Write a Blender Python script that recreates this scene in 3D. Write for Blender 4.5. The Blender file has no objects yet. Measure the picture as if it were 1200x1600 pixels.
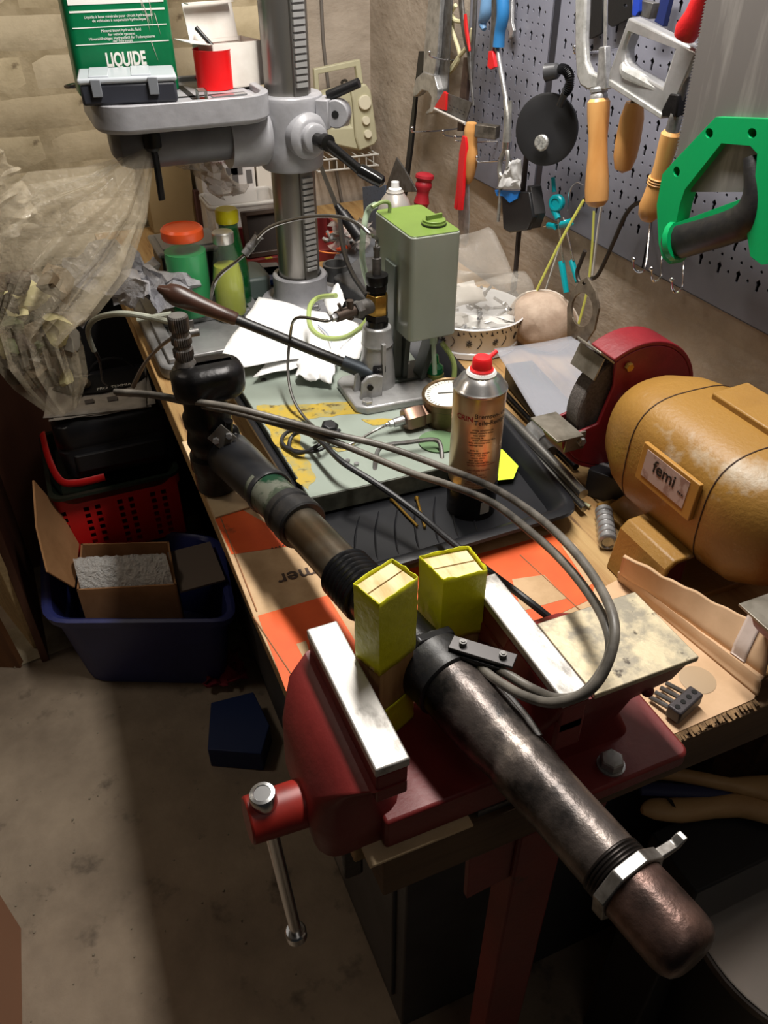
import bpy, bmesh, math, random
from mathutils import Vector, Matrix, noise
from mathutils.geometry import tessellate_polygon
random.seed(4)
SC = bpy.context.scene
COL = SC.collection
# ---------------------------------------------------------------- camera
FPX = 1260.0; PITCH = math.radians(37.3); YAW = math.radians(23.2); CAMZ = 1.52
FH = Vector((math.sin(YAW), math.cos(YAW), 0)); RT = Vector((math.cos(YAW), -math.sin(YAW), 0))
cam_d = bpy.data.cameras.new('camera'); cam = bpy.data.objects.new('camera', cam_d); COL.objects.link(cam)
fw = FH*math.cos(PITCH) - Vector((0, 0, math.sin(PITCH)))
up = RT.cross(fw)
cam.matrix_world = Matrix.Translation((0, 0, CAMZ)) @ Matrix((RT, up, -fw)).transposed().to_4x4()
cam_d.sensor_fit = 'VERTICAL'; cam_d.sensor_height = 32.0; cam_d.lens = 32.0*FPX/1600
cam_d.clip_start = 0.01
SC.camera = cam
# ---------------------------------------------------------------- world, lights, exposure
w = bpy.data.worlds.new('world'); SC.world = w; w.use_nodes = True
w.node_tree.nodes['Background'].inputs[0].default_value = (0.9, 0.95, 1.0, 1)
w.node_tree.nodes['Background'].inputs[1].default_value = 0.012
def area(name, loc, target, size, size_y, power, color):
    l = bpy.data.lights.new(name, 'AREA'); l.shape = 'RECTANGLE'; l.size = size; l.size_y = size_y
    l.energy = power; l.color = color
    o = bpy.data.objects.new(name, l); COL.objects.link(o); o.location = loc
    d = Vector(target) - Vector(loc)
    o.rotation_euler = d.to_track_quat('-Z', 'Y').to_euler(); return o
area('ceiling_tube_light', (0.50, 0.98, 2.12), (0.50, 0.9801, 0.9), 0.09, 0.90, 30.0, (1.0, 0.95, 0.89))
area('left_fill', (-0.75, 1.5, 2.3), (-0.3, 1.9, 1.0), 0.25, 0.25, 4.0, (1.0, 0.88, 0.74))  # added unseen fill at upper left, brightens the left wall and hanging bag
area('behind_camera_fill', (0.1, -0.5, 2.3), (0.4, 0.9, 0.9), 0.5, 0.5, 0.9, (1.0, 0.93, 0.85))  # added unseen fill above and behind the camera, lifts faces turned this way
SC.view_settings.view_transform = 'Standard'; SC.view_settings.look = 'None'
SC.view_settings.exposure = 0.0; SC.view_settings.gamma = 1.0; SC.view_settings.use_curve_mapping = False
try:
    SC.cycles.max_bounces = 10; SC.cycles.transparent_max_bounces = 24
except Exception: pass

# ---------------------------------------------------------------- pixel -> place helpers (1200 x 1600 frame of the survey)
def ray(x, y):
    u = (x-600)/FPX; v = (y-800)/FPX
    return RT*u + FH*(math.cos(PITCH)-v*math.sin(PITCH)) - Vector((0, 0, math.sin(PITCH)+v*math.cos(PITCH)))
O0 = Vector((0, 0, CAMZ))
def PZ(x, y, z): r = ray(x, y); return O0 + r*((z-CAMZ)/r.z)
def PX(x, y, X): r = ray(x, y); return O0 + r*(X/r.x)
def PY(x, y, Y): r = ray(x, y); return O0 + r*(Y/r.y)
def V(*a): return Vector(a)
# ---------------------------------------------------------------- materials
def lin(c):
    return tuple(((v/255)/12.92 if v/255 <= .04045 else ((v/255+.055)/1.055)**2.4) for v in c)
MATS = {}
def mat(name, c, rough=.5, metal=0., c2=None, scale=20., lo=.4, hi=.65, bump=0., bscale=None, stretch=None,
        c3=None, s3=4., lo3=.55, hi3=.62, trans=0., alpha=1., ior=1.45, rough2=None, emit=None, coat=0., detail=6.):
    if name in MATS: return MATS[name]
    m = bpy.data.materials.new(name); m.use_nodes = True; nt = m.node_tree; N = nt.nodes; L = nt.links
    b = N['Principled BSDF']
    b.inputs['Base Color'].default_value = (*lin(c), 1); b.inputs['Roughness'].default_value = rough
    b.inputs['Metallic'].default_value = metal; b.inputs['IOR'].default_value = ior
    b.inputs['Transmission Weight'].default_value = trans; b.inputs['Alpha'].default_value = alpha
    b.inputs['Coat Weight'].default_value = coat
    tc = N.new('ShaderNodeTexCoord'); mp = N.new('ShaderNodeMapping'); L.new(tc.outputs['Object'], mp.inputs[0])
    if stretch: mp.inputs['Scale'].default_value = stretch
    def nz(s, d=detail):
        n = N.new('ShaderNodeTexNoise'); n.inputs['Scale'].default_value = s; n.inputs['Detail'].default_value = d
        n.inputs['Roughness'].default_value = .6
        L.new(mp.outputs[0], n.inputs['Vector']); return n
    def ramp(n, lo, hi):
        r = N.new('ShaderNodeMapRange'); r.inputs[1].default_value = lo; r.inputs[2].default_value = hi
        L.new(n.outputs['Fac'], r.inputs[0]); return r
    last = None
    if c2:
        f = ramp(nz(scale), lo, hi); mx = N.new('ShaderNodeMix'); mx.data_type = 'RGBA'
        L.new(f.outputs[0], mx.inputs[0]); mx.inputs[6].default_value = (*lin(c), 1); mx.inputs[7].default_value = (*lin(c2), 1)
        last = mx
        if rough2 is not None:
            mr = N.new('ShaderNodeMapRange'); L.new(f.outputs[0], mr.inputs[0]); mr.inputs[3].default_value = rough; mr.inputs[4].default_value = rough2
            L.new(mr.outputs[0], b.inputs['Roughness'])
    if c3:
        f = ramp(nz(s3), lo3, hi3); mx = N.new('ShaderNodeMix'); mx.data_type = 'RGBA'; L.new(f.outputs[0], mx.inputs[0])
        if last: L.new(last.outputs[2], mx.inputs[6])
        else: mx.inputs[6].default_value = (*lin(c), 1)
        mx.inputs[7].default_value = (*lin(c3), 1); last = mx
    if last: L.new(last.outputs[2], b.inputs['Base Color'])
    if bump:
        bn = N.new('ShaderNodeBump'); bn.inputs['Distance'].default_value = bump; bn.inputs['Strength'].default_value = 1.0
        L.new(nz(bscale or scale*2).outputs['Fac'], bn.inputs['Height']); L.new(bn.outputs[0], b.inputs['Normal'])
    if emit: b.inputs['Emission Color'].default_value = (*lin(emit), 1); b.inputs['Emission Strength'].default_value = 1
    MATS[name] = m; return m
def film(name, c, a, rough=.15, bump=.002, bscale=40):
    """thin clear plastic: part see-through, part glossy"""
    m = mat(name, c, rough, alpha=a, bump=bump, bscale=bscale, scale=20); return m

# ---------------------------------------------------------------- mesh builder
ORG = {}
class MB:
    def __init__(s): s.v = []; s.f = []
    def add(s, vs, fs):
        n = len(s.v); s.v += [Vector(v) for v in vs]; s.f += [tuple(i+n for i in f) for f in fs]; return s
    def box(s, c, size, rot=None):
        h = [d/2 for d in size]; R = rot or Matrix.Identity(3); c = Vector(c)
        vs = [c + R @ Vector((x*h[0], y*h[1], z*h[2])) for x in (-1, 1) for y in (-1, 1) for z in (-1, 1)]
        return s.add(vs, [(0, 1, 3, 2), (4, 6, 7, 5), (0, 4, 5, 1), (2, 3, 7, 6), (0, 2, 6, 4), (1, 5, 7, 3)])
    def bb(s, x0, x1, y0, y1, z0, z1): return s.box(((x0+x1)/2, (y0+y1)/2, (z0+z1)/2), (x1-x0, y1-y0, z1-z0))
    def loft(s, rings, cap0=True, cap1=True, closed=False):
        n = len(rings[0]); vs = [p for r in rings for p in r]; fs = []
        m = len(rings)
        for i in range(m if closed else m-1):
            j = (i+1) % m
            for k in range(n):
                l = (k+1) % n; fs.append((i*n+k, i*n+l, j*n+l, j*n+k))
        if not closed:
            if cap0: fs.append(tuple(reversed(range(n))))
            if cap1: fs.append(tuple((m-1)*n+k for k in range(n)))
        return s.add(vs, fs)
    def lathe(s, prof, o, axis=(0, 0, 1), seg=24, cap0=True, cap1=True):
        a = Vector(axis).normalized(); q = Vector((0, 0, 1)).rotation_difference(a).to_matrix(); o = Vector(o)
        rings = [[o + q @ Vector((max(r, 1e-5)*math.cos(2*math.pi*k/seg), max(r, 1e-5)*math.sin(2*math.pi*k/seg), h)) for k in range(seg)] for r, h in prof]
        return s.loft(rings, cap0, cap1)
    def cyl(s, p0, p1, r, r1=None, seg=16):
        p0 = Vector(p0); p1 = Vector(p1); return s.lathe([(r, 0), (r if r1 is None else r1, (p1-p0).length)], p0, p1-p0, seg)
    def hexp(s, o, axis, r, h): return s.lathe([(r*.9, 0), (r, h*.08), (r, h*.85), (r*.88, h)], o, axis, 6)
    def tube(s, pts, r, seg=10, smooth=6, closed=False, flat=None):
        pts = [Vector(p) for p in pts]; rs = r if isinstance(r, (list, tuple)) else [r]*len(pts)
        if smooth > 1 and len(pts) > 2: pts, rs = spline(pts, rs, smooth, closed)
        rings = []; n0 = None; N = len(pts)
        for i, p in enumerate(pts):
            a = pts[(i-1) % N] if (closed or i > 0) else p; b = pts[(i+1) % N] if (closed or i < N-1) else p
            t = (b-a).normalized()
            if n0 is None:
                n0 = t.orthogonal().normalized()
                if flat is not None: n0 = (Vector(flat) - t*t.dot(Vector(flat))).normalized()
            else: n0 = (n0 - t*n0.dot(t)).normalized()
            bn = t.cross(n0)
            rr = rs[i]; rx, ry = rr if isinstance(rr, (tuple, list)) else (rr, rr)
            rings.append([p + n0*rx*math.cos(2*math.pi*k/seg) + bn*ry*math.sin(2*math.pi*k/seg) for k in range(seg)])
        return s.loft(rings, closed=closed)
    def prism(s, poly, N, holes=()):
        """poly: world points of one face; N: extrusion vector"""
        N = Vector(N); loops = [[Vector(p) for p in poly]] + [[Vector(p) for p in h] for h in holes]
        flat = [p for l in loops for p in l]; n = len(flat)
        if holes: tris = [tuple(t) for t in tessellate_polygon(loops)]
        else: tris = [tuple(range(n))]
        fs = list(tris) + [tuple(i+n for i in reversed(t)) for t in tris]
        b = 0
        for l in loops:
            m = len(l)
            for k in range(m): a = b+k; c = b+(k+1) % m; fs.append((a, a+n, c+n, c))
            b += m
        return s.add(flat + [p+N for p in flat], fs)
    def ball(s, c, r, seg=16, rings=9, rot=None):
        r = Vector(r) if isinstance(r, (tuple, list)) else Vector((r, r, r)); R = rot or Matrix.Identity(3); c = Vector(c)
        return s.loft([[c + R @ Vector((r.x*math.sin(t)*math.cos(2*math.pi*k/seg), r.y*math.sin(t)*math.sin(2*math.pi*k/seg), -r.z*math.cos(t))) for k in range(seg)]
                       for t in [max(.02, min(math.pi-.02, math.pi*i/rings)) for i in range(rings+1)]])
    def grid(s, fn, nu, nv):
        vs = [fn(i/nu, j/nv) for j in range(nv+1) for i in range(nu+1)]
        return s.add(vs, [(j*(nu+1)+i, j*(nu+1)+i+1, (j+1)*(nu+1)+i+1, (j+1)*(nu+1)+i) for j in range(nv) for i in range(nu)])
    def build(s, name, m, parent=None, smooth=35, bevel=0, bseg=2, solid=0, sub=0, loc=None):
        me = bpy.data.meshes.new(name)
        if parent is not None: o = ORG[parent.name]
        elif loc is not None: o = Vector(loc)
        else:
            xs = [p.x for p in s.v]; ys = [p.y for p in s.v]; o = Vector(((min(xs)+max(xs))/2, (min(ys)+max(ys))/2, min(p.z for p in s.v)))
        me.from_pydata([p-o for p in s.v], [], s.f); me.update()
        bm = bmesh.new(); bm.from_mesh(me); bmesh.ops.recalc_face_normals(bm, faces=bm.faces); bm.to_mesh(me); bm.free()
        me.materials.append(m)
        if smooth:
            me.polygons.foreach_set('use_smooth', [True]*len(me.polygons)); me.set_sharp_from_angle(angle=math.radians(smooth))
        ob = bpy.data.objects.new(name, me); COL.objects.link(ob)
        if parent is not None: ob.parent = parent
        else: ob.location = o
        ORG[ob.name] = o
        if solid: md = ob.modifiers.new('solid', 'SOLIDIFY'); md.thickness = solid; md.offset = 0
        if bevel: md = ob.modifiers.new('bevel', 'BEVEL'); md.width = bevel; md.segments = bseg; md.limit_method = 'ANGLE'; md.angle_limit = math.radians(40)
        if sub: md = ob.modifiers.new('sub', 'SUBSURF'); md.levels = sub; md.render_levels = sub
        return ob
def spline(pts, rs, n, closed=False):
    out = []; ro = []; N = len(pts)
    def g(l, i): return l[i % N] if closed else l[max(0, min(N-1, i))]
    def val(a, b, c, d, t): return .5*((2*b)+(c-a)*t+(2*a-5*b+4*c-d)*t*t+(3*b-a-3*c+d)*t**3)
    for i in range(N if closed else N-1):
        for k in range(n):
            t = k/n; out.append(val(g(pts, i-1), g(pts, i), g(pts, i+1), g(pts, i+2), t))
            a, b = g(rs, i), g(rs, i+1)
            ro.append(tuple(x*(1-t)+y*t for x, y in zip(a, b)) if isinstance(a, (tuple, list)) else a*(1-t)+b*t)
    if not closed: out.append(pts[-1]); ro.append(rs[-1])
    return out, ro
def tag(o, label, cat, group=None, kind=None):
    o['label'] = label; o['category'] = cat
    if group: o['group'] = group
    if kind: o['kind'] = kind
    return o
def thing(name, loc, label, cat, group=None):
    o = bpy.data.objects.new(name, None); o.empty_display_size = .02; COL.objects.link(o); o.location = loc
    ORG[o.name] = Vector(loc); return tag(o, label, cat, group)
def struct(ob): ob['kind'] = 'structure'; return ob
def rot(ax, deg): return Matrix.Rotation(math.radians(deg), 3, ax)
def frame(n, upv=(0, 0, 1)):
    """3x3 with columns x,y in the plane facing n (z)"""
    n = Vector(n).normalized(); x = Vector(upv).cross(n).normalized(); y = n.cross(x); return Matrix((x, y, n)).transposed()
def text(name, body, size, loc, R, m, parent, ext=.0002, align='CENTER', sx=1.0, bold=0.0):
    c = bpy.data.curves.new('txt', 'FONT'); c.body = body; c.size = size; c.align_x = align; c.align_y = 'CENTER'; c.extrude = ext; c.offset = bold
    t = bpy.data.objects.new('txt', c); COL.objects.link(t); dg = bpy.context.evaluated_depsgraph_get()
    me = bpy.data.meshes.new_from_object(t.evaluated_get(dg)); bpy.data.objects.remove(t)
    M4 = Matrix.Translation(Vector(loc)-ORG[parent.name]) @ R.to_4x4() @ Matrix.Diagonal((sx, 1, 1, 1)); me.transform(M4)
    me.materials.clear(); me.materials.append(m)
    o = bpy.data.objects.new(name, me); COL.objects.link(o); o.parent = parent; ORG[o.name] = ORG[parent.name]; return o
def rrect(x0, x1, y0, y1, r, n=5):
    out = []
    for cx, cy, a in ((x1-r, y1-r, 0), (x0+r, y1-r, 90), (x0+r, y0+r, 180), (x1-r, y0+r, 270)):
        for k in range(n+1): t = math.radians(a+90*k/n); out.append((cx+r*math.cos(t), cy+r*math.sin(t)))
    return out
def crumple(p, s, amp, seed=0):
    q = Vector(p)*s + Vector((seed*7.1, seed*3.3, seed*1.7))
    return Vector((noise.noise(q), noise.noise(q+Vector((31, 5, 9))), noise.noise(q+Vector((3, 77, 19)))))*amp
def quad(a, b, c, d, u, v): return (a*(1-u)+b*u)*(1-v) + (d*(1-u)+c*u)*v

# common materials
STEEL = mat('bright steel', (190, 190, 190), .32, .7, c2=(150, 150, 150), scale=60, bump=.0003)
DSTEEL = mat('dull steel', (108, 107, 106), .45, .6, c2=(80, 75, 70), scale=50, bump=.0004)
CHROME = mat('chrome wire', (225, 225, 228), .18, 1)
BLACKP = mat('black plastic', (22, 22, 24), .4, bump=.0002, scale=80)
BLACKM = mat('black oily metal', (34, 33, 34), .3, .55, c2=(16, 15, 15), scale=25, bump=.0008, bscale=60)
RUBBER = mat('black rubber', (26, 26, 28), .42, c2=(38, 36, 34), scale=60, bump=.0004)
WOOD = mat('varnished tan wood', (210, 160, 100), .32, c2=(184, 130, 72), scale=14, stretch=(1, 1, .18), bump=.0003, c3=(120, 70, 30), s3=30, lo3=.66, hi3=.75)
TAPE = mat('yellow tape', (214, 212, 34), .32, c2=(192, 192, 24), scale=15, bump=.0014, bscale=70)
KRAFT = mat('kraft cardboard', (196, 165, 128), .85, c2=(176, 145, 108), scale=25, bump=.0005, c3=(90, 70, 50), s3=22, lo3=.66, hi3=.74)
CARDED = mat('corrugated cardboard edge', (150, 120, 85), .9, c2=(90, 70, 48), scale=120)
WHITE = mat('white card', (225, 220, 212), .6, c2=(205, 198, 188), scale=12)
GREYP = mat('grey enamel paint', (152, 152, 156), .35, c2=(135, 135, 138), scale=20, bump=.0004, bscale=90)
# ================================================================ SETTING
WALLX = 0.88; BACKY = 2.15; B = 0.86
concrete = mat('stained concrete floor', (156, 140, 120), .75, c2=(118, 104, 88), scale=5, lo=.35, hi=.7, bump=.003, bscale=30, c3=(72, 62, 52), s3=11, lo3=.58, hi3=.74)
m = MB(); m.grid(lambda u, v: V(-1.6+3.2*u, -.6+2.9*v, noise.noise(V(u*9, v*9, 3))*.003), 60, 60)
fl = struct(m.build('floor', concrete))
# chips and spots of dirt trodden on the floor
dirt = mat('pale grit', (140, 130, 112), .9)
dm = MB(); rr = random.Random(8)
for k in range(160):
    x = rr.uniform(-.6, .15); y = rr.uniform(.2, 1.5); r = rr.uniform(.001, .003)
    dm.lathe([(r, 0), (r*.6, r*.6)], (x, y, .001), seg=5)
g = dm.build('floor_grit', dirt, parent=fl); g['kind'] = 'stuff'
mortar = mat('grubby mortar', (192, 176, 144), .9, c2=(166, 150, 118), scale=18, bump=.004, bscale=30, c3=(120, 74, 52), s3=9, lo3=.70, hi3=.76)
wb = struct(MB().bb(-1.6, WALLX+.1, BACKY, BACKY+.1, 0, 2.5).build('wall_back', mortar, smooth=0))
limew = [mat('lime washed brick %d' % i, c, .85, c2=tuple(v-26 for v in c), scale=9, lo=.45, hi=.7, bump=.004, bscale=26, c3=(112, 96, 72), s3=16, lo3=.66, hi3=.76) for i, c in enumerate([(208, 192, 158), (198, 182, 150), (212, 197, 166)])]
brmesh = []
for k in range(9):
    def fn(u, v, k=k):
        x = (u-.5)*.247; z = (v-.5)*.0735; e = min(u*10, (1-u)*10, v*4, (1-v)*4, 1)
        n = crumple((x, 0, z), 14, .007, k)
        return V(x+n.x*.25, .001-.0045*min(1, e*1.3)-n.y*.35*min(1, e), z+n.z*.35)
    mb = MB().grid(fn, 6, 4)
    t = mb.build('brick', limew[k % 3], loc=(0, 0, 0), smooth=60); brmesh.append(t.data); bpy.data.objects.remove(t)
n = 0
for r in range(28):
    z = .04+.078*r
    for c in range(8):
        x = -.93+.25*c+(.125 if r % 2 else 0)+rr.uniform(-.004, .004)
        if x > .62: continue
        o = bpy.data.objects.new('brick', brmesh[rr.randrange(9)]); COL.objects.link(o); o.parent = wb
        o.location = V(x, BACKY, z)-ORG[wb.name]; o.rotation_euler = (0, rr.uniform(-.012, .012), 0)
plaster = mat('rough grey plaster', (180, 167, 152), .85, c2=(158, 145, 130), scale=7, bump=.004, bscale=22, c3=(84, 66, 52), s3=9, lo3=.67, hi3=.76, stretch=(1, 1, 1.6))
m = MB(); m.grid(lambda u, v: V(WALLX+noise.noise(V(u*12, v*9, 1))*.006, -.7+u*2.86, v*2.5), 90, 60)
struct(m.build('wall_right', plaster))
m = MB(); m.grid(lambda u, v: V(.62+.27*u, BACKY-.012+noise.noise(V(u*3, v*14, 5))*.006, v*2.5), 8, 60)
sk = m.build('plaster_skim', plaster, parent=wb)
lw = mat('dim cellar wall', (120, 105, 84), .9, c2=(96, 82, 64), scale=6, bump=.003)
struct(MB().bb(-1.6, -1.5, -.6, 2.3, 0, 2.5).build('wall_left', lw, smooth=0))
struct(MB().bb(-1.6, 1.0, -.6, 2.3, 2.5, 2.6).build('ceiling', mat('cellar ceiling', (88, 82, 74), .9), smooth=0))
# surface cable running down the plaster
m = MB(); m.tube([PY(500, -60, BACKY-.02), PY(505, 60, BACKY-.02), PY(513, 137, BACKY-.02), PY(517, 215, BACKY-.02), PY(537, 330, BACKY-.02)], .004, 6)
tag(m.build('wall_cable', mat('grey cable', (110, 104, 98), .5)), 'thin grey cable running down the back wall behind the radio', 'cable')

# ================================================================ PEGBOARD
pegm = mat('blue grey painted sheet metal', (124, 125, 137), .42, c2=(112, 113, 124), scale=6, bump=.0002)
PBX = .865; pbz0 = 1.055
def pegboard(y0, y1, label, lo=pbz0, hi=1.80, border=.045):
    pt = thing('pegboard_panel', (PBX, (y0+y1)/2, lo), label, 'pegboard', 'perforated wall panels')
    P = .0185; mb = MB()
    ny = int((y1-y0-.016)/P); nz = int((hi-lo-border-.012)/P)
    ya = y0+((y1-y0)-ny*P)/2; za = lo+border
    for j in range(nz):
        for i in range(ny):
            cy = ya+(i+.5)*P; cz = za+(j+.5)*P; h = P/2
            sq = [(-h, -h), (0, -h), (h, -h), (h, 0), (h, h), (0, h), (-h, h), (-h, 0)]
            if (i % 2 == (j//2) % 2 and j % 2 == 0):   # keyhole: slot with a round head
                ho = [(-.0022, -h*.86), (0, -h*.94), (.0022, -h*.86), (.0024, -.0005), (.0044, .0035), (0, .0082), (-.0044, .0035), (-.0024, -.0005)]
            else:
                a = .0023; ho = [(a*math.cos(t), a*math.sin(t)) for t in [math.radians(225+45*k) for k in range(8)]]
            vs = [V(PBX, cy+p, cz+q) for p, q in sq]+[V(PBX, cy+p, cz+q) for p, q in ho]+[V(PBX+.0016, cy+p, cz+q) for p, q in ho]
            mb.add(vs, [(k, (k+1) % 8, 8+(k+1) % 8, 8+k) for k in range(8)]+[(8+k, 8+(k+1) % 8, 16+(k+1) % 8, 16+k) for k in range(8)])
    mb.bb(PBX, PBX+.0015, y0, ya, lo, hi); mb.bb(PBX, PBX+.0015, ya+ny*P, y1, lo, hi)
    mb.bb(PBX, PBX+.0015, ya, ya+ny*P, lo, za); mb.bb(PBX, PBX+.0015, ya, ya+ny*P, za+nz*P, hi)
    mb.build('perforated_sheet', pegm, parent=pt, smooth=0)
    f = MB(); f.bb(PBX, WALLX-.001, y0, y0+.0015, lo, hi).bb(PBX, WALLX-.001, y1-.0015, y1, lo, hi).bb(PBX, WALLX-.001, y0, y1, lo, lo+.0015)
    f.bb(WALLX-.004, WALLX-.003, y0, y1, lo, hi)
    f.build('folded_edge', mat('pegboard edge', (70, 70, 78), .5), parent=pt, smooth=0)
pegboard(1.315, 1.60, 'blue grey perforated metal panel nearest the room corner, behind the blue handled tools')
pegboard(.985, 1.295, 'blue grey perforated metal panel behind the hacksaw and round black disc')
pegboard(.40, .983, 'blue grey perforated metal panel behind the green handled saw')
struct(MB().bb(PBX+.001, PBX+.012, 1.297, 1.313, pbz0+.0, 1.8).build('trim_1', mat('dark steel strip', (52, 52, 58), .5, .4), smooth=0))

def hook(x, y, x2, y2, label, X0=.80, drop=0, grp='chrome pegboard hooks'):
    a = PX(x, y, X0); b = PX(x2, y2, PBX-.001) if x2 else V(PBX-.001, a.y, a.z)
    m = MB(); m.tube([b, a*.5+b*.5+V(0, 0, -.003), a+V(.004, 0, -.003), a+V(0, 0, .004)], .0018, 8, 5)
    m.ball(a+V(0, 0, .005), .0034, 8, 6)
    tag(m.build('wall_hook', CHROME), label, 'hook', grp)
hook(671, 86, 716, 95, 'chrome hook through the jaw end of the big open wrench')
hook(644, 204, 722, 200, 'long chrome hook in front of the black bar, leftmost on the wall', .74)
hook(692, 209, 730, 213, 'short chrome hook just right of the longest hook', .80)
hook(711, 218, 778, 220, 'chrome hook holding the red clamp and file handle')
hook(745, 250, 800, 248, 'chrome hook left of the turnbuckle shaped clamp')
hook(897, 80, 975, 74, 'chrome hook passing inside the grey staple gun frame', .79)
bpy.data.objects['wall_hook.005'].location += V(0, 0, 0)

# ================================================================ TOOLS ON THE WALL
def flat_tool(name, pts, X0, th, m, label, cat, holes=(), bevel=.0008, parent=None, group=None):
    mb = MB(); mb.prism([PX(x, y, X0) for x, y in pts], (th, 0, 0), [[PX(x, y, X0) for x, y in h] for h in holes])
    o = mb.build(name, m, parent=parent, smooth=30, bevel=bevel)
    if parent is None: tag(o, label, cat, group)
    return o
def circ(cx, cy, rx, ry=None, n=14, a0=0):
    ry = ry or rx; return [(cx+rx*math.cos(2*math.pi*k/n+a0), cy+ry*math.sin(2*math.pi*k/n+a0)) for k in range(n)]
# black flat bar
flat_tool('flat_bar', [(654, 80), (662, 80), (661, 108), (650, 150), (643, 230), (633, 306), (628, 306), (641, 190), (647, 140)], .845, .006, BLACKP, 'long thin black bar hanging behind the jaw of the big wrench', 'bar')
# big open ended wrench
wr = thing('open_end_wrench', PX(672, 60, .83), 'large worn steel open-end wrench hanging jaw down at left of the tool wall', 'wrench')
flat_tool('shank', [(671, -30), (690, -30), (684, 80), (678, 122), (660, 122), (662, 80)], .825, .010, STEEL, '', '', bevel=.002, parent=wr)
flat_tool('jaw', [(661, 112), (678, 118), (684, 140), (683, 160), (676, 176), (666, 179), (664, 176), (672, 168), (674, 152), (668, 143), (659, 141), (652, 149), (646, 152), (645, 139), (650, 122)], .822, .016, STEEL, '', '', bevel=.002, parent=wr)
# flat steel rule
flat_tool('steel_strip', [(693, -30), (707, -30), (699, 148), (683, 146)], .835, .003, DSTEEL, 'plain dark steel strip hanging right of the big wrench', 'strip')
# cream hose loop
m = MB(); m.tube([PX(x, y, .845) for x, y in [(712, 8), (704, 22), (712, 32), (723, 34)]]+[], .004, 8)
m.tube([PX(x, y, .848) for x, y in [(707, 22), (708, 50), (718, 85), (710, 105), (700, 116)]], .004, 8)
m.tube([PX(x, y, .848) for x, y in [(738, 45), (732, 70), (718, 88), (704, 108)]], .004, 8)
tag(m.build('cord_loop', mat('cream cord', (212, 205, 165), .5)), 'loop of cream cord behind the hanging tools', 'cord')
# rasp plane with red end
rp = thing('surface_rasp', PX(705, 170, .82), 'perforated grey rasp plate with red end piece, hanging at a slant', 'rasp')
rh = [[(700+k*5.5+q*2, 168+k*2.4-q*4), (703+k*5.5+q*2, 169.5+k*2.4-q*4), (702+k*5.5+q*2, 171.5+k*2.4-q*4)] for k in range(5) for q in range(2)]
flat_tool('rasp_plate', [(693, 144), (737, 160), (727, 192), (680, 170)], .815, .002, DSTEEL, '', '', holes=rh, bevel=0, parent=rp)
flat_tool('red_end', [(693, 143), (697, 146), (696, 173), (678, 168)], .811, .006, mat('red plastic', (205, 30, 32), .35), '', '', parent=rp)
m = MB(); m.tube([PX(679, 170, .811), PX(727, 193, .811)], .003, 6, 1); m.build('rim', mat('pale plastic', (190, 186, 180), .4), parent=rp)
# long snips: grey arms with red insert
pl = thing('long_pliers', PX(735, 60, .815), 'long grey steel snips with a red stripe down one arm', 'pliers')
m = MB(); m.tube([PX(x, y, .81) for x, y in [(719, -30), (722, 20), (728, 60), (733, 85), (736, 125), (740, 165)]], [(.008, .004), (.008, .004), (.008, .004), (.006, .004), (.003, .003), (.002, .002)], 10, 5, flat=(0, 1, 0)); m.build('arm', DSTEEL, parent=pl)
m = MB(); m.tube([PX(x, y, .822) for x, y in [(744, -30), (741, 40), (738, 90), (736, 125)]], [(.005, .004)]*4, 10, 5, flat=(0, 1, 0)); m.build('arm', DSTEEL, parent=pl)
m = MB(); m.tube([PX(x, y, .803) for x, y in [(727, 22), (728, 40), (731, 62), (734, 80)]], [(.0045, .002), (.006, .003), (.005, .003), (.002, .002)], 8, 5, flat=(0, 1, 0)); m.build('red_insert', mat('red plastic', (205, 30, 32)), parent=pl)
# brown bar
flat_tool('square_bar', [(724, 90), (733, 90), (727, 158), (722, 205), (714, 205), (716, 170)], .825, .008, mat('rusty bar', (98, 80, 72), .6, .5, c2=(66, 52, 46), scale=40), 'short rusty brown square bar behind the red striped snips', 'bar')
# hammer: steel head, tan handle
hm = thing('hammer', PX(735, 205, .80), 'small hammer with tan wooden handle hanging below the slanted rasp', 'hammer')
m = MB(); m.tube([PX(x, y, .80) for x, y in [(737, 192), (736, 205), (736, 225), (737, 250), (734, 275), (731, 286)]], [.010, .0135, .012, .012, .009, .004], 14, 5); m.build('handle', WOOD, parent=hm)
m = MB(); a = PX(745, 203, .80); b = PX(778, 207, .825); R = frame(b-a); m.box((a+b)/2, (.020, .022, (b-a).length), R); m.build('head', mat('weathered steel block', (120, 112, 102), .55, .7, c2=(80, 74, 66), scale=50), parent=hm, bevel=.0015)
# red clamp
rc = thing('spring_clip', PX(720, 260, .785), 'long bright red plastic clip hanging from a chrome hook', 'clip')
rdp = mat('bright red plastic', (222, 30, 38), .3)
flat_tool('jaw', [(722, 212), (727, 214), (728, 232), (724, 270), (723, 300), (720, 329), (714, 328), (717, 290), (717, 240)], .785, .006, rdp, '', '', parent=rc)
flat_tool('jaw', [(722, 212), (718, 235), (715, 265), (712, 300), (709, 325), (713, 328), (718, 300), (722, 268), (727, 240)], .793, .006, rdp, '', '', parent=rc)
# steel strip below
flat_tool('putty_blade', [(716, 284), (732, 278), (733, 340), (731, 380), (728, 386), (716, 378)], .80, .002, STEEL, 'narrow scraped steel blade hanging below the hammer handle', 'blade')
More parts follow.
